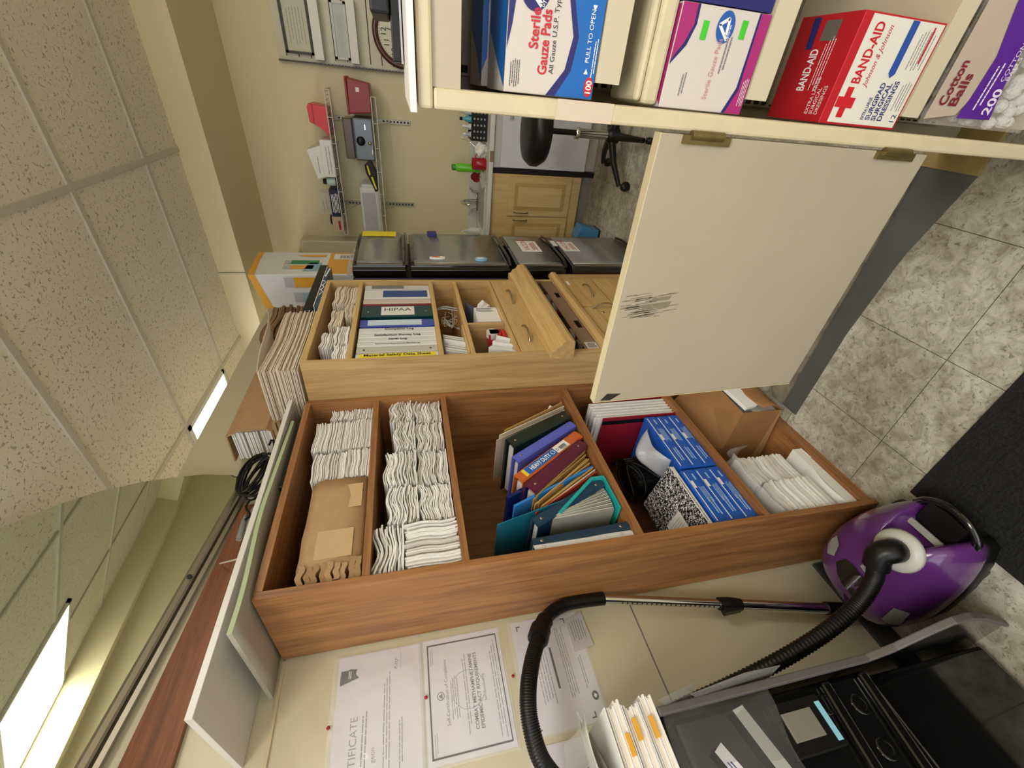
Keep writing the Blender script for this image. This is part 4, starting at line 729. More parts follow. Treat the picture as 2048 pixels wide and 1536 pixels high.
b = MB(); b.text('Sterile Gauze Pads', (.004, yo-.0005, 1.000), X, Z, .0075, squash=.9); b.build('lettering', pm('faded_red_ink', 'C58A8C'), t)
b = MB(); stripes(b, (.035, yo-.0005, .984), X, Z, .045, .010, 2, .4); stripes(b, (.005, yo-.0005, 1.04), X, Z, .03, .008, 2, .4); b.build('lettering', INKG, t)
b = MB(); stripes(b, (.0, yo-.0009, .937), X, Z, .035, .010, 4, .3); b.build('lettering', PW, t)

b = MB(); b.box(-.009, .165, y+.004, y+.10, 1.0735, 1.098); b.box(-.006, .165, y+.006, y+.098, 1.0985, 1.110)
tag(b.build('gauze_pack', pm('cream_cloth_pack', 'CFC5A4', .8, noise=.1, nscale=40), bevel=.008), 'cream cloth-like pack lying on top of the magenta dressing box', 'package')
tag(bx(.108, .25, y+.004, y+.12, .9345, 1.06).build('carton_end', [NAVY]), 'white and dark navy carton at the right of the magenta dressing box', 'box')
# BAND-AID box
t = carton('bandage_box', 'red and white bandage box with a red cross on the third cabinet shelf', -.010, .128, y, y+.12, .6305, .785, pm('bandage_red', 'B71C28', .4)); yo = y-.0006
fpoly(t, [(-.007, .634), (.1255, .634), (.1255, .770), (-.007, .770)], yo, pm('bandage_cream', 'DCD9CE', .4))
b = MB(); cxx, czz = .020, .7525; b.add([(cxx-.020, yo-.0005, czz-.006), (cxx+.020, yo-.0005, czz-.006), (cxx+.020, yo-.0005, czz+.006), (cxx-.020, yo-.0005, czz+.006)], [(0, 1, 2, 3)]); b.add([(cxx-.007, yo-.0007, czz-.017), (cxx+.007, yo-.0007, czz-.017), (cxx+.007, yo-.0007, czz+.017), (cxx-.007, yo-.0007, czz+.017)], [(0, 1, 2, 3)]); b.text('*BAND-AID', (.044, yo-.0005, .7425), X, Z, .0165, fit=.074); b.build('lettering', PRED, t)
b = MB(); b.text('/Johnson & Johnson', (.042, yo-.0005, .7265), X, Z, .0085, fit=.074); b.build('lettering', INKR, t)
b = MB()
for i, s_ in enumerate(('EXTRA LARGE', 'SURGIPAD', 'SURGICAL', 'DRESSINGS')): b.text('*'+s_, (.000, yo-.0005, .703-i*.0125), X, Z, (.006 if i == 0 else .0092), fit=(.030, .050, .050, .054)[i])
b.text('12', (-.002, yo-.0005, .6385), X, Z, .010); b.build('lettering', pm('navy_letter', '24346E'), t)
b = MB(); stripes(b, (.068, yo-.0005, .64), X, Z, .05, .03, 6, .25); stripes(b, (.015, yo-.0005, .638), X, Z, .04, .02, 4, .25); b.build('lettering', INKG, t)
fpoly(t, [(.056, .690), (.062, .696), (.125, .696), (.125, .683), (.062, .683)], yo-.0005, pm('band_blue', '2A4C9C'))
fpoly(t, [(.078, .648), (.121, .648), (.121, .651), (.078, .651)], yo-.0006, PRED)
b = MB(); zt = .7855; b.text('*BAND-AID', (.030, y+.058, zt+.0004), X, Y, .016, fit=.055); stripes(b, (.03, y+.03, zt+.0004), X, Y, .07, .02, 4, .25); 
for i, s_ in enumerate(('EXTRA LARGE', 'SURGICAL', 'DRESSINGS')): b.text(s_, (.000, y+.030-i*.010, zt+.0004), X, Y, .007, squash=.8)
b.build('lettering', PW, t)
tpoly(t, [(.095, y+.035), (.12, y+.035), (.12, y+.065), (.095, y+.065)], .7857, pm('silver_seal', '8F8C86', .3, metal=.6)); tpoly(t, [(.085, y+.075), (.125, y+.078), (.125, y+.092), (.085, y+.088)], .7857, pm('band_navy', '252C74'))
# cotton balls
t = thing('cotton_ball_bag', 'clear bag of white cotton balls with a purple label, lowest on the cabinet shelves', 'bag', (.13, .74, .331))
b = MB(); r = random.Random(2); 
for i in range(150):
    c = Vector((.012+r.random()*.25, y+.012+r.random()*.09, .345+r.random()*.15)); rr = .0105+r.random()*.003
    if c.y > y+.05 and r.random() < .5: c.y = y+.016
    b.lathe([(rr*.05, -rr), (rr*.7, -rr*.7), (rr, 0), (rr*.75, rr*.7), (rr*.05, rr)], c, 7, 0, (r.random(), r.random(), 1))
o = b.build('cotton_balls', pm('cotton', 'E9E8E6', .95, bump=.6, bscale=160), t); o['kind'] = 'stuff'
b = MB(); fn = lambda u, v: (.004+.275*u, y+.004-.006*math.sin(math.pi*u)*math.sin(math.pi*v), .333+.247*v)
b.grid(fn, 16, 12, 0, True); b.build('film', mat('bag_film', 'C9BDB4', .2, alpha=.35), t)
def wrap(pts, m_, k=.0012): 
    b = MB(); b.add([(x, y-.004-k, z) for x, z in pts], [tuple(range(len(pts)))]); b.build('print', m_, t)
wrap([(.010, .583), (.28, .583), (.28, .515), (.16, .52), (.10, .50), (.05, .505), (.02, .520)], pm('bag_beige', 'B9A998', .5), .0003)
wrap([(.016, .516), (.045, .510), (.10, .507), (.16, .528), (.28, .545), (.28, .470), (.13, .466), (.06, .452), (.018, .440)], pm('bag_purple', '5A2690', .4))
b = MB(); b.text('*Cotton', (.030, y-.0062, .556), X, Z, .017, fit=.060); b.text('*Balls', (.030, y-.0062, .533), X, Z, .018, fit=.045); b.build('lettering', pm('maroon_letter', '7A2030'), t)
b = MB(); b.text('*200', (.024, y-.0065, .452), X, Z, .018); b.text('COTTON', (.070, y-.0065, .463), X, Z, .0085); b.text('BALLS', (.072, y-.0065, .453), X, Z, .0085); stripes(b, (.028, y-.0065, .478), X, Z, .07, .018, 2, .35); b.build('lettering', pm('lilac_letter', 'E4D8F0'), t)
# printer-like black device on the cabinet top
t = thing('black_printer', 'black office device standing on top of the cream cabinet', 'printer', (.3, .92, 1.427))
bx(.012, .50, .90, 1.03, 1.4275, 1.445).build('base', BLACK, t, bevel=.002); bx(.070, .50, .89, 1.03, 1.4455, 1.475).build('body', BLACK, t, bevel=.004); bx(.010, .5, .895, .8995, 1.428, 1.431).build('silver_edge', ALU, t)

# ================================================================== certificates on the partition
PAP = mat('certificate_paper', 'D9D4DC', .6)
def cert(lab, y0, y1, z0, z1, fn, tilt=0):
    t = thing('certificate', lab, 'certificate', (-1.319, (y0+y1)/2, z0), 'certificates in clear sleeves on the partition'); x_ = -1.3185
    def rot(y, z, k=0): return Vector((x_+k, (y0+y1)/2+(y-(y0+y1)/2)*math.cos(tilt)-(z-z0)*math.sin(tilt), z0+(z-z0)*math.cos(tilt)+(y-(y0+y1)/2)*math.sin(tilt)))
    b = MB(); b.prism([rot(y0, z0), rot(y1, z0), rot(y1, z1), rot(y0, z1)], (.0008, 0, 0)); b.build('sheet', PAP, t)
    b = MB(); b.prism([rot(y0-.006, z0-.006, .0012), rot(y1+.003, z0-.006, .0012), rot(y1+.003, z1+.012, .0012), rot(y0-.006, z1+.012, .0012)], (.0003, 0, 0)); b.build('sleeve', SLEEVE, t)
    RT = (rot(1, z0)-rot(0, z0)).normalized(); UP = (rot(y0, 1)-rot(y0, 0)).normalized()
    fn(t, lambda y, z: rot(y, z, .0010), RT, UP); return t
def c1(t, P, RT, UP):
    b = MB(); b.text('CERTIFICATE', P(.280, 1.628), RT, UP, .0178); b.text('geon', P(.325, 1.585), RT, UP, .011); stripes(b, P(.30, 1.603), RT, UP, .14, .016, 2, .4)
    stripes(b, P(.30, 1.548), RT, UP, .21, .020, 3, .3); stripes(b, P(.30, 1.518), RT, UP, .11, .012, 2, .4); b.text('/Kitty', P(.512, 1.532), RT, UP, .010); b.box(-1.3178, -1.3172, .515, .555, 1.523, 1.5237); b.build('lettering', INKG, t)
    b = MB(); c = P(.520, 1.652); b.prism([c+RT*.014*math.cos(g*.3927)+UP*.014*math.sin(g*.3927) for g in range(16)], (.0004, 0, 0)); b.prism([P(.500, 1.668), P(.52, 1.678), P(.500, 1.678)], (.0003, 0, 0)); b.prism([P(.498, 1.677), P(.532, 1.677), P(.532, 1.636), P(.520, 1.640), P(.51, 1.63)], (.0002, 0, 0)); b.build('emblem', pm('dark_grey_print', '55545A'), t)
    b = MB(); stripes(b, P(.511, 1.650)+Vector((.0008, 0, 0)), RT, UP, .018, .008, 2, .5, rag=0); b.build('emblem', PW, t)
def c2(t, P, RT, UP):
    b = MB(); y0, y1, z0, z1 = .300, .555, 1.254, 1.452; k = .004
    for (a, c, d_, e) in ((y0, y1, z0, z0+k*.7), (y0, y1, z1-k, z1), (y0, y0+k, z0, z1), (y1-k, y1, z0, z1)): b.prism([P(a, d_), P(c, d_), P(c, e), P(a, e)], (.0003, 0, 0))
    b.text('Self-Certification of Compliance', P(.36, 1.402), RT, UP, .0085); b.text('*COMBAT METHAMPHETAMINE', P(.4275, 1.332), RT, UP, .0092, align='C'); b.text('*EPIDEMIC ACT REQUIREMENTS', P(.4275, 1.318), RT, UP, .0092, align='C'); b.text('Self-Certified by', P(.428, 1.304), RT, UP, .007, align='C')
    b.build('lettering', INK, t)
    b = MB(); stripes(b, P(.37, 1.375), RT, UP, .10, .022, 4, .35); stripes(b, P(.33, 1.348), RT, UP, .20, .012, 2, .35); stripes(b, P(.31, 1.262), RT, UP, .23, .020, 3, .3); stripes(b, P(.305, 1.435), RT, UP, .05, .01, 2, .3); stripes(b, P(.50, 1.435), RT, UP, .05, .01, 2, .3); b.build('lettering', INKG, t)
    b = MB(); c = P(.427, 1.422); b.tube([c+RT*.009*math.cos(g*.5236)+UP*.009*math.sin(g*.5236) for g in range(13)], .0008, 5); b.prism([c+RT*-.007+UP*-.004, c+RT*.006+UP*-.004, c+RT*.001+UP*.006], (.0004, 0, 0)); b.build('emblem', INKG, t)
    b = MB(); c = P(.43, 1.35); b.tube([c+RT*.045*math.cos(g*.3927)+UP*.045*math.sin(g*.3927) for g in range(17)], .0010, 4); b.build('seal', pm('pale_seal', 'C2BFCA'), t)
def c3(t, P, RT, UP):
    b = MB(); k = .003
    for (y_, z_, a, c) in ((.560, 1.190, -1, -1), (.560, 1.040, -1, 1), (.305, 1.030, 1, 1), (.305, 1.19, 1, -1)):
        b.prism([P(y_, z_), P(y_+a*.014, z_), P(y_+a*.014, z_+c*k), P(y_, z_+c*k)][::(1 if a*c > 0 else -1)], (.0004, 0, 0)); b.prism([P(y_, z_), P(y_+a*k, z_), P(y_+a*k, z_+c*.012), P(y_, z_+c*.012)][::(1 if a*c > 0 else -1)], (.0004, 0, 0))
    b.prism([P(.385, 1.103), P(.488, 1.103), P(.488, 1.109), P(.385, 1.109)], (.0003, 0, 0)); b.build('lettering', INK, t)
    b = MB(); stripes(b, P(.35, 1.118), RT, UP, .16, .040, 5, .28, seed=3); stripes(b, P(.35, 1.055), RT, UP, .19, .026, 4, .28, seed=4); stripes(b, P(.37, 1.022), RT, UP, .09, .012, 2, .35); b.build('lettering', INKG, t)
    b = MB(); c = P(.352, 1.016); b.prism([c+RT*.011*math.cos(g*.3927+.2)+UP*.009*math.sin(g*.3927+.2) for g in range(16)], (.0004, 0, 0)); b.build('emblem', INK, t)
    b = MB(); b.prism([c+Vector((.0006, 0, 0))+RT*.006*math.cos(g*1.5708+.2)+UP*.005*math.sin(g*1.5708+.2) for g in range(4)], (.0002, 0, 0)); b.build('emblem', PW, t)
cert('topmost certificate on the partition, large letters, behind shiny plastic', .268, .566, 1.468, 1.684, c1)
cert('middle certificate on the partition, with a dark double border', .288, .568, 1.245, 1.462, c2)
cert('lowest certificate on the partition, partly behind the vacuum hose', .295, .572, 1.000, 1.205, c3)
t = thing('licence_card', 'small grey card in a sleeve overlapping the lowest certificate', 'card', (-1.317, .51, .975)); b = MB(); b.prism([(-1.3162, .462, 1.037), (-1.3162, .471, .974), (-1.3162, .567, .981), (-1.3162, .555, 1.036)], (.0008, 0, 0)); b.build('sheet', pm('pale_grey_card', 'C6C0C4'), t); b = MB(); stripes(b, (-1.3149, .49, .985), Y, Z, .06, .045, 6, .25); b.build('lettering', INKG, t)
t = thing('certificate', 'corner of a white sheet with a black bracket below the bordered certificate', 'certificate', (-1.319, .15, 1.0)); bx(-1.3190, -1.3182, .02, .276, 1.06, 1.222).build('sheet', PAP, t); b = MB(); b.box(-1.318, -1.3176, .248, .264, 1.212, 1.216); b.box(-1.318, -1.3176, .248, .252, 1.196, 1.212); b.build('lettering', INK, t)
for i, (p, lab) in enumerate((((657, 1457), 'red push pin beside the topmost certificate'), ((852, 1396), 'red push pin between the two upper certificates'), ((1026, 1353), 'red push pin between the two lower certificates'))):
    c = at(*p, x=-1.316); b = MB(); b.lathe([(.0015, 0), (.0035, .001), (.0045, .004), (.002, .006)], c, 12, 0, (1, 0, 0)); tag(b.build('push_pin', pm('pin_red', 'A5122E', .3)), lab, 'push pin', 'red push pins')

# ================================================================== vacuum cleaner (canister, hose and wand)
t = thing('vacuum_cleaner', 'purple canister vacuum cleaner on the floor in front of the oak bookcase', 'vacuum cleaner', (-1.03, .43, 0))
OUT = [(-1.175, .560), (-1.085, .572), (-.995, .560), (-.912, .532), (-.845, .492), (-.822, .470), (-.848, .462), (-.874, .455), (-.880, .412), (-.876, .372), (-.852, .362), (-.822, .345), (-.835, .320), (-.885, .302), (-.972, .287), (-1.090, .282), (-1.185, .297), (-1.236, .335), (-1.252, .40), (-1.246, .47), (-1.222, .530)]
cx_, cy_ = -1.03, .425
def ringv(s_, z, dx=0): return [(cx_+dx+(x-cx_)*s_, cy_+(y-cy_)*s_, z if not (x > -.86 and z > .13) else z) for x, y in OUT]
b = MB(); vs_ = []; L_ = [(.93, .055), (1.0, .085), (.995, .125), (.93, .165), (.82, .198), (.64, .226), (.40, .243), (.15, .249)]
for s_, z in L_: vs_ += ringv(s_, z, -.0 if s_ > .9 else .012)
n = len(OUT); fs = [(i*n+j, i*n+(j+1) % n, (i+1)*n+(j+1) % n, (i+1)*n+j) for i in range(len(L_)-1) for j in range(n)]+[tuple((len(L_)-1)*n+j for j in range(n))]
b.add(vs_, [f[::-1] for f in fs], 0, True); b.build('shell', PURPLE, t, sub=1)
from mathutils.bvhtree import BVHTree
HULL = BVHTree.FromPolygons([tuple(v) for v in b.v], b.f)
def hull(px, py, off=.003):
    v = (px-1024, py-768, F); r = Vector([sum(RX[i][j]*v[j] for j in range(3)) for i in range(3)]).normalized(); h_ = HULL.ray_cast(CAM, r)[0]
    return (h_ if h_ else at(px, py, z=.12))-r*off
b = MB(); vs_ = ringv(.88, .012)+ringv(.95, .03)+ringv(.955, .088); fs = [(i*n+j, (i+1)*n+j, (i+1)*n+(j+1) % n, i*n+(j+1) % n) for i in range(2) for j in range(n)]+[tuple(range(n)), tuple(2*n+j for j in range(n))[::-1]]; b.add(vs_, fs, 0, True); b.build('base', BLACK, t)
for (x_, y_) in ((-.95, .315), (-.95, .53), (-1.17, .32), (-1.17, .53)): b = MB(); b.lathe([(.001, -.012), (.034, -.010), (.036, 0), (.034, .010), (.001, .012)], (x_, y_, .036), 20, 0, (0, 1, 0)); b.build('wheel', BLACK, t)
b = MB(); b.tube(smooth_path([(-.845, .482, .11), (-.815, .465, .118), (-.792, .435, .122), (-.786, .405, .123), (-.792, .372, .122), (-.818, .340, .115), (-.84, .335, .11)]), .0105, 10); b.build('carry_handle', BLACKG, t)
b = MB(); b.prism([(-.885, .455, .10), (-.805, .455, .10), (-.80, .41, .10), (-.805, .36, .10), (-.885, .36, .10)], (0, 0, .03)); b.build('handle_recess', BLACK, t)
b = MB(); b.prism([(-.880, .455, .150), (-.870, .455, .135), (-.870, .370, .135), (-.880, .370, .150)], (.003, 0, .008)); b.build('latch', GREYP, t, bevel=.002)
rc = Vector((-.905, .392, .235)); rax = Vector((.25, -.06, 1)).normalized()
b = MB(); b.lathe([(.024, .0), (.052, -.004), (.056, .0), (.052, .009), (.036, .016), (.026, .014)], rc, 32, 0, rax); b.build('hose_socket', pm('pale_grey_plastic', 'BDBAB4', .35), t)
for pl, nm, m_, hh in ((((1668, 1112), (1654, 1106), (1656, 1088), (1664, 1077), (1674, 1071), (1678, 1090)), 'grey_pad', GREYP, .006), (((1762, 1238), (1787, 1216), (1820, 1227), (1800, 1250), (1780, 1249)), 'grey_pad', GREYP, .006), (((1720, 1132), (1727, 1127), (1743, 1148), (1740, 1160)), 'button', GREYP, .005), (((1672, 1124), (1690, 1117), (1706, 1130), (1722, 1152), (1738, 1172), (1744, 1188), (1720, 1200), (1702, 1190), (1684, 1168), (1674, 1146)), 'front_cavity', BLACKG, .003)):
    b = MB(); b.prism([hull(*p, .0005) for p in pl], (CAM-hull(*pl[0])).normalized()*hh); b.build(nm, m_, t)
el = smooth_path([rc+rax*.008, rc+rax*.035, (-.915, .395, .286), (-.950, .383, .288)]); b = MB(); b.tube(el, [.030]*len(el), 16); b.build('hose_elbow', BLACK, t)
hp = smooth_path([(-.945, .385, .288), (-.995, .366, .283), (-1.059, .34, .322), (-1.105, .31, .432), (-1.160, .29, .559), (-1.222, .278, .699), (-1.256, .262, .86), (-1.275, .235, .97), (-1.285, .20, 1.06), (-1.262, .185, 1.155), (-1.200, .222, 1.215), (-1.165, .285, 1.232), (-1.155, .345, 1.224), (-1.185, .420, 1.190), (-1.222, .487, 1.148)], 40)
# ribbed profile
rad = [.0205 if (i % 3) else .0178 for i in range(len(hp))]
b = MB(); b.tube(hp, rad, 14); b.build('hose', BLACK, t)
b = MB(); hd = smooth_path([(-1.215, .475, 1.157), (-1.228, .505, 1.138), (-1.243, .545, 1.100), (-1.252, .568, 1.045), (-1.257, .572, .985), (-1.262, .570, .915)]); b.tube(hd, [.029 if i < 9 else (.024 if i < 14 else .019) for i in range(len(hd))], 14); b.build('handle_grip', BLACK, t)
w0 = Vector((-1.262, .570, .918)); w1 = Vector((-1.27, .402, .133)); wd = (w1-w0)
b = MB(); b.tube([w0, w0+wd*.48], .0135, 16); b.build('upper_wand', CHROME, t)
b = MB(); b.tube([w0+wd*.46, w0+wd*.50, w0+wd*.51, w0+wd*.55], [.019, .021, .021, .018], 16); b.box(*[v for p in zip((w0+wd*.50)-Vector((.012, .026, .03)), (w0+wd*.50)+Vector((.012, -.006, .03))) for v in p]); b.build('wand_clamp', BLACK, t)
b = MB(); b.tube([w0+wd*.55, w0+wd*.9], .0165, 16); b.build('lower_wand', CHROME, t)
b = MB(); b.tube([w0+wd*.9, w1], .020, 14); b.build('wand_end', BLACK, t)
b = MB()
for i in range(20): c = w0+wd*(.07+i*.019)+Vector((.003, -.0131, 0)); b.box(c.x-.004, c.x+.004, c.y-.0008, c.y+.0008, c.z-.003, c.z+.001)
b.build('wand_notches', INK, t)
b = MB(); b.text('A', hull(1741, 1128), Vector((0, 1, 0)), Vector((-1, 0, 0)), .010); b.build('lettering', PW, t)

# ================================================================== black plastic unit with folders, front left
t = thing('plastic_stand', 'black glossy plastic stand with a dark grey rim, wrapped in film, nearest the viewer', 'stand', (-1.13, -.1, 0))
prof = [(-1.012, 1.0), (-1.012, .46), (-.985, .40), (-.93, .345), (-.895, .30), (-.893, .25), (-.915, .19), (-.97, .09), (-1.02, .0), (-1.25, .0), (-1.25, 1.0)]
b = MB(); b.prism([(x, .222, z) for x, z in prof], (0, -.006, 0)); b.build('side_panel', BLACKG, t)
inner = [(-1.012, 1.0), (-1.012, .46), (-.985, .40), (-.93, .345), (-.895, .30), (-.893, .25), (-.915, .19), (-.97, .09), (-1.02, .0)]
b = MB(); b.prism([(x+.008, .226, z) for x, z in inner]+[(x-.006, .226, z) for x, z in inner[::-1]], (0, -.016, 0)); b.build('rim_flange', GREYR, t, bevel=.003)
b = MB(); b.box(-1.24, -1.035, -.55, .205, .46, .965); b.build('upper_housing', BLACKG, t, bevel=.01)
b = MB(); b.box(-1.24, -1.10, -.55, .205, .02, .459); b.build('lower_housing', BLACKG, t, bevel=.01)
for z in (.485, .59):
    b = MB(); b.prism([(-1.036, .20, z-.012), (-1.036, -.5, z+.06), (-1.036, -.5, z+.09), (-1.036, .20, z+.014)], (.016, 0, 0)); b.build('rib', BLACKG, t, bevel=.006)
for (y_, z_) in ((.150, .535), (.075, .548), (-.01, .556), (.165, .615)): b = MB(); b.lathe([(.001, .0), (.012, .001), (.017, .004), (.020, .001)], (-1.035, y_, z_), 20, 0, (1, 0, 0)); b.build('dimple', BLACKG, t)
b = MB(); b.box(-1.036, -1.024, .095, .185, .63, .755); b.build('latch_housing', BLACK, t, bevel=.003); b = MB(); b.box(-1.025, -1.020, .118, .166, .665, .738); b.build('latch_plate', pm('satin_metal', 'A8A49A', .35, metal=.6), t, bevel=.001)
b = MB(); b.box(-1.0245, -1.0225, .105, .172, .634, .646); b.build('blue_sticker', pm('pale_blue_sticker', '8CCBE0'), t)
b = MB(); b.prism([(-1.020, .140, .915), (-1.020, .15, .895), (-1.020, .02, .835), (-1.020, .008, .86)], (.002, 0, 0)); b.build('label', pm('label_white', 'D8D8DA'), t)
b = MB(); b.text('SCP', (-1.0175, .095, .886), (0, -.90, -.42), (0, -.42, .90), .018); stripes(b, (-1.0175, .125, .893), (0, -.90, -.42), (0, -.42, .90), .03, .012, 2, .4); b.build('lettering', INKB, t)
b = MB(); b.prism([(-1.018, .192, .838), (-1.018, .196, .812), (-1.018, .03, .765), (-1.018, .03, .795)], (.002, 0, 0)); b.build('tape', mat('clouded_tape', 'A8AAA6', .3), t)
b = MB(); b.grid(lambda u, v: (-1.022+.016*math.sin(8*u+3*v)*math.sin(4*v+1)+.008*math.sin(17*u*v), .232-.40*u, .985-.25*v+.02*math.sin(5*u)), 30, 24, 0, True); b.build('film', mat('wrinkled_film', '8E8E8A', .10, alpha=.20), t)
b = MB(); b.prism([at(1380, 1388, y=.226), at(1490, 1345, y=.236), at(1560, 1330, y=.236), at(1470, 1430, y=.222)], (0, -.001, 0)); b.prism([at(1315, 1400, y=.225), at(1385, 1366, y=.24), at(1387, 1385, y=.235), at(1340, 1415, y=.225)], (0, -.001, 0)); b.build('film_flap', mat('cloudy_film', '9C9A90', .2, alpha=.4), t)
for i in range(9):
    z0 = 1.003+i*.0118; y1 = .248+.006*math.sin(i*2.3)-(.012 if i in (3, 4) else 0)
    t2 = thing('file_folder', {1: 'white record folder with the lowest yellow tab in the pile on the black stand', 4: 'white record folder with the middle yellow tab in the pile on the black stand', 6: 'white record folder with the topmost yellow tab in the pile on the black stand'}.get(i, 'plain white record folder without a tab in the pile on the black stand'), 'folder', (-1.1, .08, z0), 'white record folders on the black stand')
    bx(-1.22, -1.005-.004*(i % 3), -.12, y1, z0, z0+.004).build('cover', WHITE, t2); bx(-1.21, -1.009-.004*(i % 3), -.11, y1-.004, z0+.0042, z0+.0085).build('papers', CREAMP, t2); bx(-1.22, -1.005-.004*((i+1) % 3), -.12, y1, z0+.0087, z0+.0107).build('cover', WHITE, t2)
    if i in (1, 4, 6): a = y1-.055-.03*(i % 4)*.6; bx(-1.0090, -1.0035, a, a+.035, z0+.0005, z0+.0095).build('yellow_tab', pm('tab_yellow', 'E3A93C'), t2)
t2 = thing('plastic_sleeve', 'crumpled clear sleeve with papers on top of the record folders', 'plastic sleeve', (-1.1, .1, 1.112)); b = MB(); b.grid(lambda u, v: (-1.215+.21*v, -.1+.35*u+.02*math.sin(6*v), 1.113+.018*math.sin(5*u+4*v)*v+.03*v*u), 16, 12, 0, True, (0, 0, .001)); b.build('papers', pm('pale_grey_sheet', 'BFC2BC', .4), t2); b = MB(); b.grid(lambda u, v: (-1.22+.222*v, -.12+.37*u, 1.150+.014*math.sin(9*u+5*v)), 16, 12, 0, True); b.build('film', CLEAR, t2)
# floor mat

t = thing('floor_mat', 'dark rubber floor mat with a raised square pattern beside the vacuum cleaner', 'mat', (-.35, .1, 0))
bx(-.897, .35, -.45, .548, .0005, .011).build('base', MATB, t, bevel=.003)
b = MB()
for i in range(19):
    for j in range(15):
        x_ = -.875+i*.064; y_ = .50-j*.064
        for (a, c, d_, e) in ((0, .05, 0, .004), (0, .05, .046, .05), (0, .004, .004, .046), (.046, .05, .004, .046)): b.box(x_+a, x_+c, y_+d_-.03, y_+e-.03, .011, .0135)
b.build('tread', MATB, t)
# ================================================================== far wall
YW = 3.8
# slat panel with frames and clock
t = thing('slat_panel', 'cream slatwall panel with a dark left edge on the far wall', 'wall panel', (.45, 3.78, 1.3))
bx(0, .95, 3.772, 3.799, 1.32, 2.19).build('panel', WALL2, t); bx(-.010, 0, 3.755, 3.799, 1.32, 2.192).build('dark_edge', pm('dark_brown_edge', '3A2B24', .4), t)
b = MB()
for i in range(11): b.box(.02, .95, 3.770, 3.773, 1.38+i*.0757, 1.386+i*.0757)
b.build('grooves', pm('groove_brown', '3D2A1C', .7), t)
b = MB()
for i in range(26): b.box(-.004, .004, 3.752, 3.756, 1.36+i*.022, 1.372+i*.022)
b.build('edge_notches', GREYP, t)
def framed(lab, x0, x1, z0, z1, fm, pmn, zi):
    t = thing('framed_certificate', lab, 'picture frame', ((x0+x1)/2, 3.75, z0)); b = MB()
    b.box(x0, x1, 3.742, 3.768, z0, z0+.014); b.box(x0, x1, 3.742, 3.768, z1-.014, z1); b.box(x0, x0+.014, 3.742, 3.768, z0, z1); b.box(x1-.014, x1, 3.742, 3.768, z0, z1); b.build('frame', fm, t)
    bx(x0+.01, x1-.01, 3.750, 3.766, z0+.01, z1-.01).build('picture', pmn, t)
    b = MB(); stripes(b, (x0+.05, 3.7495, z0+.03), X, Z, x1-x0-.1, z1-z0-.06, 6, .15, seed=zi); b.build('lettering', INKG, t)
framed('dark framed certificate at the top of the slat panel', .036, .33, 1.966, 2.135, pm('dark_frame', '2C2620'), pm('aged_paper', 'C9C4AE'), 1)
framed('thin framed pale certificate in the middle of the slat panel', .03, .33, 1.738, 1.832, pm('silver_frame', 'C9CCC6'), pm('pale_green_paper', 'BCC3BC'), 2)
tag(bx(.016, .33, 3.69, 3.768, 1.900, 1.955).build('acrylic_ledge', pm('white_ledge', 'DAD8D0', .3)), 'white display ledge on the slat panel under the dark frame', 'ledge')
tag(bx(.016, .34, 3.69, 3.768, 1.680, 1.730).build('acrylic_ledge', pm('white_ledge', 'DAD8D0', .3)), 'white display ledge on the slat panel under the pale certificate', 'ledge')
t = thing('wall_clock', 'round wall clock with a dark brown rim and black numerals on the slat panel', 'clock', (.205, 3.74, 1.36)); cc = Vector((.205, 3.768, 1.39))
b = MB(); b.lathe([(.150, 0), (.190, .0), (.193, .015), (.180, .028), (.165, .022), (.155, .012)], cc, 48, 0, (0, -1, 0), True, False); b.build('rim', pm('mahogany', '4E1F16', .3, coat=.3), t)
b = MB(); b.lathe([(.001, .0), (.158, .0), (.158, .010), (.001, .0101)], cc, 40, 0, (0, -1, 0), False); b.build('face', pm('clock_face', 'D9D6C4', .5), t)
b = MB()
for h_ in range(1, 13): a = math.radians(90-h_*30); b.text(str(h_), cc+Vector((.120*math.cos(a), -.012, .120*math.sin(a)-.016)), X, Z, .036, align='C')
for k in range(60): a = k*math.pi/30; p = Vector((math.cos(a), 0, math.sin(a))); q = Vector((-p.z, 0, p.x))*.0012; b.add([cc+p*.145+q+Vector((0, -.012, 0)), cc+p*.152+q+Vector((0, -.012, 0)), cc+p*.152-q+Vector((0, -.012, 0)), cc+p*.145-q+Vector((0, -.012, 0))], [(0, 1, 2, 3)])
b.build('numerals', INK, t); b = MB(); b.tube([cc+Vector((0, -.014, 0)), cc+Vector((-.04, -.014, .05))], .003, 6); b.build('hour_hand', INK, t); b = MB(); b.tube([cc+Vector((0, -.015, 0)), cc+Vector((.02, -.015, .10))], .002, 6); b.build('minute_hand', INK, t)
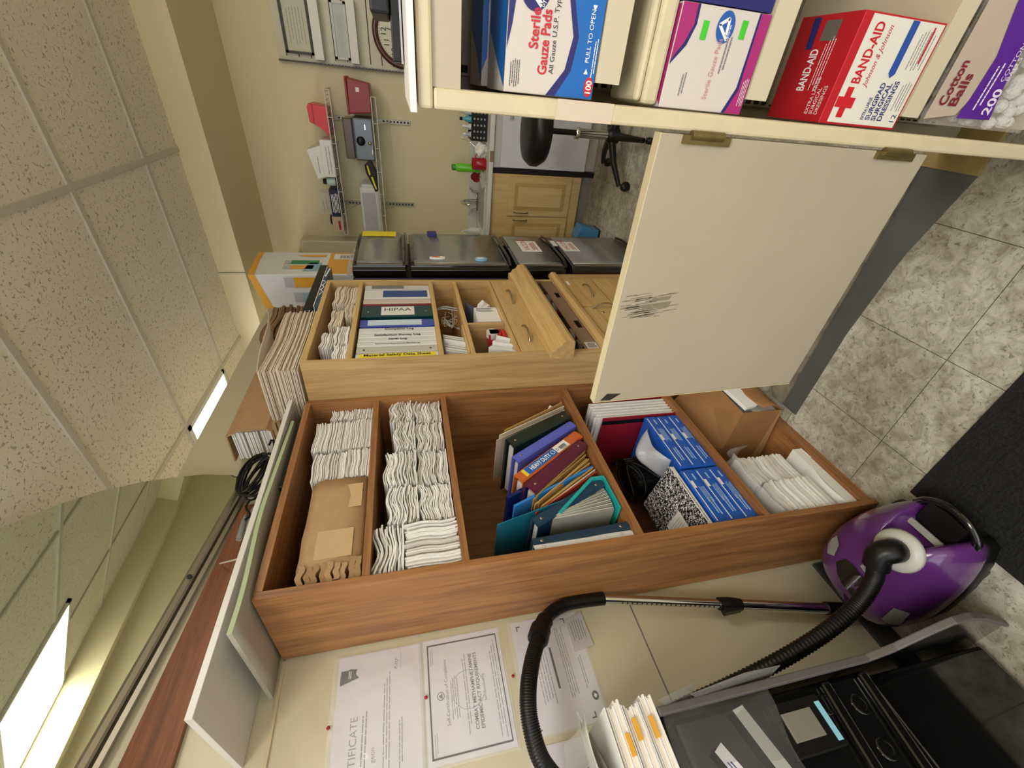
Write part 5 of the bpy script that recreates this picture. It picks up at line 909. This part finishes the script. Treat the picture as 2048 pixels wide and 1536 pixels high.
# wire shelves
def wshelf(lab, x0, x1, z):
    t = thing('wire_shelf', lab, 'shelf', ((x0+x1)/2, 3.65, z), 'white wire shelves on the far wall'); m_ = pm('white_wire_metal', 'D2D0CC', .35)
    b = MB()
    for zz in (z, z-.03): b.tube([(x0, 3.5, zz), (x1, 3.5, zz)], .0035, 6)
    b.tube([(x0, 3.78, z), (x1, 3.78, z)], .0035, 6)
    for k in range(7): x_ = x0+(x1-x0)*k/6; b.tube([(x_, 3.5, z-.03), (x_, 3.5, z), (x_, 3.78, z)], .0028, 5)
    b.build('frame', m_, t)
    b = MB()
    for k in range(40): x_ = x0+(x1-x0)*(k+.5)/40; b.tube([(x_, 3.5, z), (x_, 3.78, z)], .0016, 4)
    b.build('wires', m_, t)
    for x_ in (-.31, -.89):
        bz = z-.225 if z < 1.7 else z-.2
        b = MB(); b.box(x_-.014, x_+.014, 3.785, 3.7995, bz-.03, z-.005); b.build('wall_standard', pm('galvanised', 'B4B0A4', .4, metal=.3), t)
        b = MB()
        for k in range(8): b.box(x_-.006, x_+.006, 3.7835, 3.7855, bz-.02+k*.025, bz-.008+k*.025)
        b.build('slots', DARK, t); b = MB(); b.tube([(x_, 3.52, z-.028), (x_, 3.785, z-.11)], .003, 6); b.build('brace', m_, t)
wshelf('upper white wire shelf on the far wall', -1.06, -.135, 1.905); wshelf('lower white wire shelf on the far wall', -1.06, -.155, 1.618)
zt1, zt2 = 1.909, 1.622
t = thing('red_case', 'bright red plastic case with a sloping lid on the upper wire shelf', 'case', (-.31, 3.62, zt1)); b = MB(); b.prism([(-.235, 3.55, zt1), (-.415, 3.55, zt1), (-.36, 3.55, zt1+.055), (-.33, 3.55, 2.03), (-.24, 3.55, 2.035), (-.222, 3.55, 2.02)], (0, .2, 0)); b.build('body', pm('bright_red_plastic', 'D8303C', .3), t, bevel=.004); b = MB(); b.box(-.34, -.222, 3.548, 3.5495, 2.000, 2.004); b.build('lid_seam', pm('dark_red', '8E1620'), t)
t = thing('food_carton', 'white carton leaning on the upper wire shelf beside the red case', 'box', (-.55, 3.62, zt1)); bx(-.665, -.43, 3.55, 3.74, zt1, 1.990).build('body', WHITE, t, bevel=.002); b = MB(); stripes(b, (-.65, 3.549, 1.925), X, Z, .2, .04, 2, .2, rag=.2); b.build('lettering', INKG, t)
t = thing('food_carton', 'white carton stacked tilted on the other carton on the upper wire shelf', 'box', (-.58, 3.64, 1.99)); b = MB(); b.prism([(-.672, 3.57, 1.993), (-.47, 3.57, 1.993), (-.50, 3.57, 2.085), (-.685, 3.57, 2.04)], (0, .17, 0)); b.build('body', WHITE, t, bevel=.002); b = MB(); stripes(b, (-.65, 3.569, 2.01), X, Z, .13, .02, 1, .2); b.build('lettering', INKG, t)
t = thing('bottle', 'small pale green bottle with a black cap on the upper wire shelf', 'bottle', (-.705, 3.6, zt1)); b = MB(); b.lathe([(.028, 0), (.03, .01), (.03, .05), (.018, .062)], (-.705, 3.6, 1.925), 16); b.build('body', pm('pale_mint', 'B7D2C4', .3), t); b = MB(); b.lathe([(.020, 0), (.020, .022), (.014, .026)], (-.705, 3.6, 1.987), 16); b.build('cap', BLACK, t); bx(-.745, -.67, 3.57, 3.68, zt1, 1.925).build('stand', BLACK, t)
t = thing('printed_box', 'dark navy box with white lettering on the upper wire shelf', 'box', (-.84, 3.6, zt1)); bx(-.935, -.752, 3.55, 3.74, zt1, 1.978).build('body', pm('navy_carton', '17213F'), t); b = MB(); stripes(b, (-.92, 3.549, 1.92), X, Z, .15, .05, 5, .5, rag=.2, seed=6); b.build('lettering', PW, t)
t = thing('clear_box', 'clear plastic box standing on the navy box on the upper wire shelf', 'box', (-.84, 3.62, 1.978)); bx(-.93, -.78, 3.57, 3.73, 1.979, 2.060).build('body', CLEAR, t); b = MB(); stripes(b, (-.91, 3.569, 2.0), X, Z, .09, .04, 2, .15); b.build('lettering', INKG, t)
t = thing('small_carton', 'beige carton with red lettering at the left end of the upper wire shelf', 'box', (-1.0, 3.6, zt1)); bx(-1.05, -.942, 3.55, 3.74, zt1, 1.985).build('body', pm('beige_carton', 'CBB39A'), t); b = MB(); stripes(b, (-1.04, 3.549, 1.92), X, Z, .07, .03, 1, .6, seed=4); b.build('lettering', INKR, t)
crumple('dried_flower', 'small dark dried sprig on top of the beige carton', 'plant', (-.985, 3.62, 1.998), (.035, .015, .012), INK, 8)
t = thing('red_bin', 'dark red plastic bin with a white sticker on the lower wire shelf', 'bin', (-.16, 3.6, zt2)); b = MB(); b.prism([(-.25, 3.54, zt2), (-.085, 3.54, zt2), (-.062, 3.54, 1.765), (-.262, 3.54, 1.77)], (0, .2, 0)); b.build('body', pm('dark_red_plastic', '8F1F1C', .35), t, bevel=.006); bx(-.268, -.055, 3.53, 3.75, 1.765, 1.778).build('rim', pm('dark_red_plastic', '8F1F1C', .35), t, bevel=.003); bx(-.135, -.11, 3.5385, 3.5398, 1.69, 1.712).build('sticker', WHITE, t)
t = thing('bread_machine', 'grey countertop appliance with a clear lid and round knob on the lower wire shelf', 'appliance', (-.41, 3.62, zt2)); bx(-.545, -.282, 3.53, 3.76, zt2, 1.757).build('body', pm('slate_grey', '6C737A', .3, metal=.4), t, bevel=.012); bx(-.54, -.29, 3.55, 3.74, 1.760, 1.822).build('lid', mat('smoky_lid', '6B5A50', .15, alpha=.8), t, bevel=.008); b = MB(); b.lathe([(.030, 0), (.026, .02), (.001, .021)], (-.42, 3.53, 1.712), 20, 0, (0, -1, 0)); b.build('knob', BLACK, t); b = MB(); b.box(-.35, -.318, 3.527, 3.5295, 1.673, 1.679); b.build('badge', CHROME, t); b = MB(); b.lathe([(.013, 0), (.011, .008), (.001, .009)], (-.43, 3.53, 1.652), 16, 0, (0, -1, 0)); b.build('button', NICKEL, t)
bx_ = None
t = thing('stapling_tool', 'black and yellow stapler-shaped tool lying on the lower wire shelf', 'tool', (-.65, 3.52, zt2)); b = MB(); b.prism([(-.57, 3.52, 1.705), (-.53, 3.52, 1.66), (-.60, 3.52, 1.625), (-.735, 3.52, 1.624), (-.75, 3.52, 1.645), (-.68, 3.52, 1.672), (-.62, 3.52, 1.700)], (0, .04, 0)); b.build('body', BLACK, t, bevel=.006); b = MB(); b.prism([(-.575, 3.519, 1.690), (-.568, 3.519, 1.682), (-.63, 3.519, 1.668), (-.635, 3.519, 1.678)], (0, .03, 0)); b.prism([(-.645, 3.519, 1.668), (-.645, 3.519, 1.655), (-.73, 3.519, 1.632), (-.725, 3.519, 1.644)], (0, .03, 0)); b.build('yellow_grip', pm('yellow_plastic', 'E6D82A'), t); b = MB(); b.lathe([(.012, 0), (.012, .03)], (-.50, 3.54, 1.64), 12, 0, (1, 0, 0)); b.build('metal_tip', CHROME, t)
t = thing('white_humidifier', 'long white rounded appliance with a textured top on the lower wire shelf', 'appliance', (-.9, 3.62, zt2)); bx(-1.05, -.72, 3.54, 3.76, zt2, 1.765).build('body', pm('white_plastic', 'DADAD8', .35), t, bevel=.02); bx(-.73, -.705, 3.56, 3.74, zt2+.01, 1.745).build('end_cap', pm('white_plastic', 'DADAD8', .35), t, bevel=.008); bx(-1.03, -.76, 3.536, 3.541, 1.65, 1.745).build('speckled_panel', pm('speckled_grey', 'BDBEC2', .6, noise=.25, nscale=260), t)
# counter
CT = mat('white_counter', 'D6D5D0', .35); ZC = .835
t = thing('countertop', 'white laminate countertop with a backsplash and inset sink along the far wall', 'countertop', (-.3, 3.56, .80))
b = MB(); b.box(-1.29, 1.2, 3.32, 3.785, .803, ZC); b.box(-1.29, 1.2, 3.772, 3.799, ZC, .91); b.build('top', CT, t, bevel=.004); bx(-.47, -.40, 3.3185, 3.3197, .803, .83).build('tape', CARD, t)
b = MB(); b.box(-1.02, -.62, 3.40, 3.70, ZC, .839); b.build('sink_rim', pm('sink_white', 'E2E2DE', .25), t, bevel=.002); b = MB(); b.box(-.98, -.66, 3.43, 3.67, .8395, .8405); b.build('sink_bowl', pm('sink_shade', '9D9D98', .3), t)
t = thing('faucet', 'chrome faucet with two lever handles behind the sink', 'faucet', (-.83, 3.72, ZC)); b = MB(); b.box(-.90, -.75, 3.70, 3.75, ZC, .855); b.build('base_plate', CHROME, t, bevel=.004); b = MB(); b.tube(smooth_path([(-.825, 3.725, .855), (-.825, 3.72, .93), (-.825, 3.66, .985), (-.825, 3.58, .955), (-.825, 3.565, .93)]), .011, 10); b.build('spout', CHROME, t)
for x_, o_ in ((-.755, .035), (-.895, -.035)): b = MB(); b.tube([(x_, 3.725, .855), (x_, 3.72, .885), (x_+o_, 3.69, .915)], [.012, .010, .006], 8); b.build('lever', CHROME, t)
t = thing('soap_pump', 'small white soap pump bottle at the left end of the counter', 'soap pump', (-1.03, 3.6, ZC)); b = MB(); b.lathe([(.028, 0), (.028, .09), (.012, .10), (.008, .13)], (-1.035, 3.6, ZC), 16); b.build('bottle', pm('white_plastic', 'DADAD8', .35), t); b = MB(); b.tube([(-1.035, 3.6, .963), (-1.035, 3.6, .98), (-1.035, 3.56, .985)], .006, 8); b.build('pump', PW, t)
t = thing('mug', 'red mug with a handle on the counter in front of the green bottle', 'mug', (-.505, 3.45, ZC)); b = MB(); b.lathe([(.036, 0), (.040, .01), (.041, .10), (.037, .10), (.035, .02), (.001, .015)], (-.508, 3.45, ZC), 24); b.build('body', pm('red_mug', 'A3162A', .25), t); b = MB(); b.tube([(-.467+.032*math.sin(k*.393), 3.45, .885+.03*math.cos(k*.393)) for k in range(9)], .005, 8); b.build('handle', pm('red_mug', 'A3162A', .25), t)
t = thing('tumbler', 'bright green bottle with a screw cap behind the red mug', 'bottle', (-.55, 3.53, ZC)); b = MB(); b.lathe([(.028, 0), (.030, .20), (.020, .215)], (-.552, 3.54, ZC), 20); b.build('body', pm('lime_green', '66C62A', .3), t); b = MB(); b.lathe([(.022, 0), (.022, .022), (.015, .028)], (-.552, 3.54, ZC+.215), 16); b.build('cap', pm('green_cap', '3E8C2A'), t)
crumple('red_cloth', 'dark red wadded cloth on the counter beside the red mug', 'cloth', (-.625, 3.62, ZC+.04), (.03, .03, .045), pm('dark_red_cloth', '8E1F22', .8), 11)
t = thing('basket', 'black perforated plastic basket of small bottles on the counter', 'basket', (-.27, 3.5, ZC)); b = MB(); b.box(-.36, .0, 3.44, 3.447, ZC, .950); b.box(-.36, .0, 3.60, 3.607, ZC, .950); b.box(-.36, -.353, 3.447, 3.60, ZC, .950); b.box(-.007, 0, 3.447, 3.60, ZC, .950); b.box(-.353, -.007, 3.447, 3.60, ZC, .845); b.build('body', BLACK, t)
b = MB()
for i in range(9):
    for j in range(4): b.box(-.345+i*.038, -.333+i*.038, 3.4385, 3.4398, .852+j*.024, .862+j*.024)
b.build('holes', pm('hole_light', 'A9A79F'), t)
for i, (x_, m_, zz) in enumerate(((-.33, 'B9BDBF', .985), (-.28, 'DADADA', .99), (-.235, '4FA3C4', 1.01), (-.19, 'C9CDD0', 1.02))):
    t2 = thing('bottle', ('grey bottle lying over the left end of the black basket', 'white bottle in the black basket, second from its left end', 'white bottle with a blue band in the black basket', 'pale grey bottle at the right of the blue banded one in the basket')[i], 'bottle', (x_, 3.52, .846), 'bottles in the black basket')
    b = MB(); b.lathe([(.018, 0), (.020, .01), (.020, zz-.88), (.009, zz-.865), (.009, zz-.850)], (x_, 3.52, .846), 14); b.build('body', pm('bottle_'+m_, m_, .3), t2); b = MB(); b.lathe([(.011, 0), (.011, .018)], (x_, 3.52, zz-.004), 12); b.build('cap', PW if i != 2 else BLACK, t2)
crumple('paper_towel', 'crumpled white paper towel with forks on the counter by the basket', 'towel', (-.415, 3.45, ZC+.038), (.045, .04, .045), WHITE, 13)
t = thing('fork', 'metal fork leaning up out of the crumpled towel', 'cutlery', (-.39, 3.45, .88)); b = MB(); b.tube([(-.41, 3.46, .90), (-.37, 3.5, .955), (-.352, 3.52, 1.01)], [.003, .003, .006], 6); b.build('handle', CHROME, t)
crumple('plastic_wrap', 'clear crinkled wrap on the counter between the mug and the sink', 'wrap', (-.60, 3.42, ZC+.022), (.05, .05, .025), CLEAR, 17)
# base cabinet and white appliance
MAPC = wood('maple_cabinet', 'D6B882', 'C6A56B', 'z')
t = thing('base_cabinet', 'light maple sink base cabinet with two raised-panel doors under the counter', 'cabinet', (-.92, 3.58, 0))
bx(-1.28, -.548, 3.352, 3.78, .10, .803).build('body', MAPC, t); bx(-1.28, -.548, 3.42, 3.78, .0, .10).build('toe_kick', pm('grey_kick', '8C8A80'), t)
for (a, c, hx) in ((-.838, -.556, -.812), (-1.13, -.846, -.868)):
    d = bx(a, c, 3.334, 3.352, .178, .672).build('door', MAPC, t, bevel=.003)
    b = MB(); b.prism([(a+.045, 3.3335, .225), (c-.045, 3.3335, .225), (c-.045, 3.3335, .625), (a+.045, 3.3335, .625)], (0, -.004, 0)); b.build('moulding', wood('maple_moulding', 'BE9C60', 'AD8B50', 'z') if 'maple_moulding' not in MATS else MATS['maple_moulding'], d, bevel=.003)
    b = MB(); b.prism([(a+.07, 3.329, .25), (c-.07, 3.329, .25), (c-.07, 3.329, .60), (a+.07, 3.329, .60)], (0, -.006, 0)); b.build('raised_panel', MAPC, d, bevel=.005)
    b = MB(); b.tube([(hx, 3.333, .510), (hx, 3.312, .525), (hx, 3.308, .565), (hx, 3.312, .605), (hx, 3.333, .620)], [.005, .004, .005, .004, .005], 8); b.build('handle', BRASS, d)
t = thing('white_appliance', 'white under-counter appliance front behind the black stool', 'appliance', (-.1, 3.56, 0)); WA = pm('white_enamel', 'D4D6DC', .3)
bx(-.506, .42, 3.345, 3.78, .09, .800).build('body', WA, t, bevel=.004); bx(-.506, .42, 3.340, 3.3445, .752, .798).build('control_strip', pm('grey_strip', 'BFBFBE', .4), t); bx(-.506, .42, 3.39, 3.78, .0, .09).build('kick_panel', pm('pale_kick', 'B6B3AC'), t); bx(-.545, -.51, 3.36, 3.78, 0, .80).build('dark_gap', BLACK, t)
b = MB(); b.box(-.20, -.06, 3.325, 3.339, .685, .700); b.build('handle', pm('grey_strip2', 'A7A9AC', .4), t)
# stool
t = thing('stool', 'black round office stool with a chrome column and a five-star caster base', 'stool', (-.215, 2.8, 0)); sc = Vector((-.215, 2.85, 0))
b = MB(); b.lathe([(.001, .572), (.12, .572), (.175, .590), (.200, .630), (.197, .668), (.17, .700), (.10, .708), (.001, .709)], sc, 36); b.build('seat', BLACK, t)
b = MB(); b.lathe([(.016, .38), (.016, .575)], sc, 16); b.build('gas_lift', BLACK, t); b = MB(); b.lathe([(.026, .16), (.026, .365), (.034, .37), (.034, .392), (.02, .397)], sc, 20); b.build('column', CHROME, t); b = MB(); b.lathe([(.045, .11), (.05, .14), (.04, .175), (.02, .185)], sc, 16); b.build('hub', BLACK, t)
for k in range(5):
    a = math.radians(k*72+200); e = sc+Vector((.29*math.cos(a), .29*math.sin(a), 0)); l_ = MB(); l_.tube([sc+Vector((.02*math.cos(a), .02*math.sin(a), .145)), sc+Vector((.15*math.cos(a), .15*math.sin(a), .125)), e+Vector((0, 0, .075))], [.026, .020, .014], 8); g = l_.build('leg', BLACK, t)
    b = MB(); b.lathe([(.004, -.018), (.028, -.016), (.030, 0), (.028, .016), (.004, .018)], e+Vector((0, 0, .031)), 16, 0, (-math.sin(a), math.cos(a), 0)); b.build('caster', BLACK, g)
t = thing('waste_bin', 'blue plastic dustbin corner with a dark edge standing on the floor by the fridge', 'bin', (-.9, 3.1, 0)); b = MB(); b.prism([(-.92, 3.05, .002), (-.855, 3.05, .002), (-.825, 3.05, .155), (-.92, 3.05, .185)], (0, .12, 0)); b.build('body', pm('blue_plastic', '4A86B4', .4), t, bevel=.004); b = MB(); b.box(-.92, -.852, 3.045, 3.175, .0, .012); b.build('dark_edge', BLACK, t)
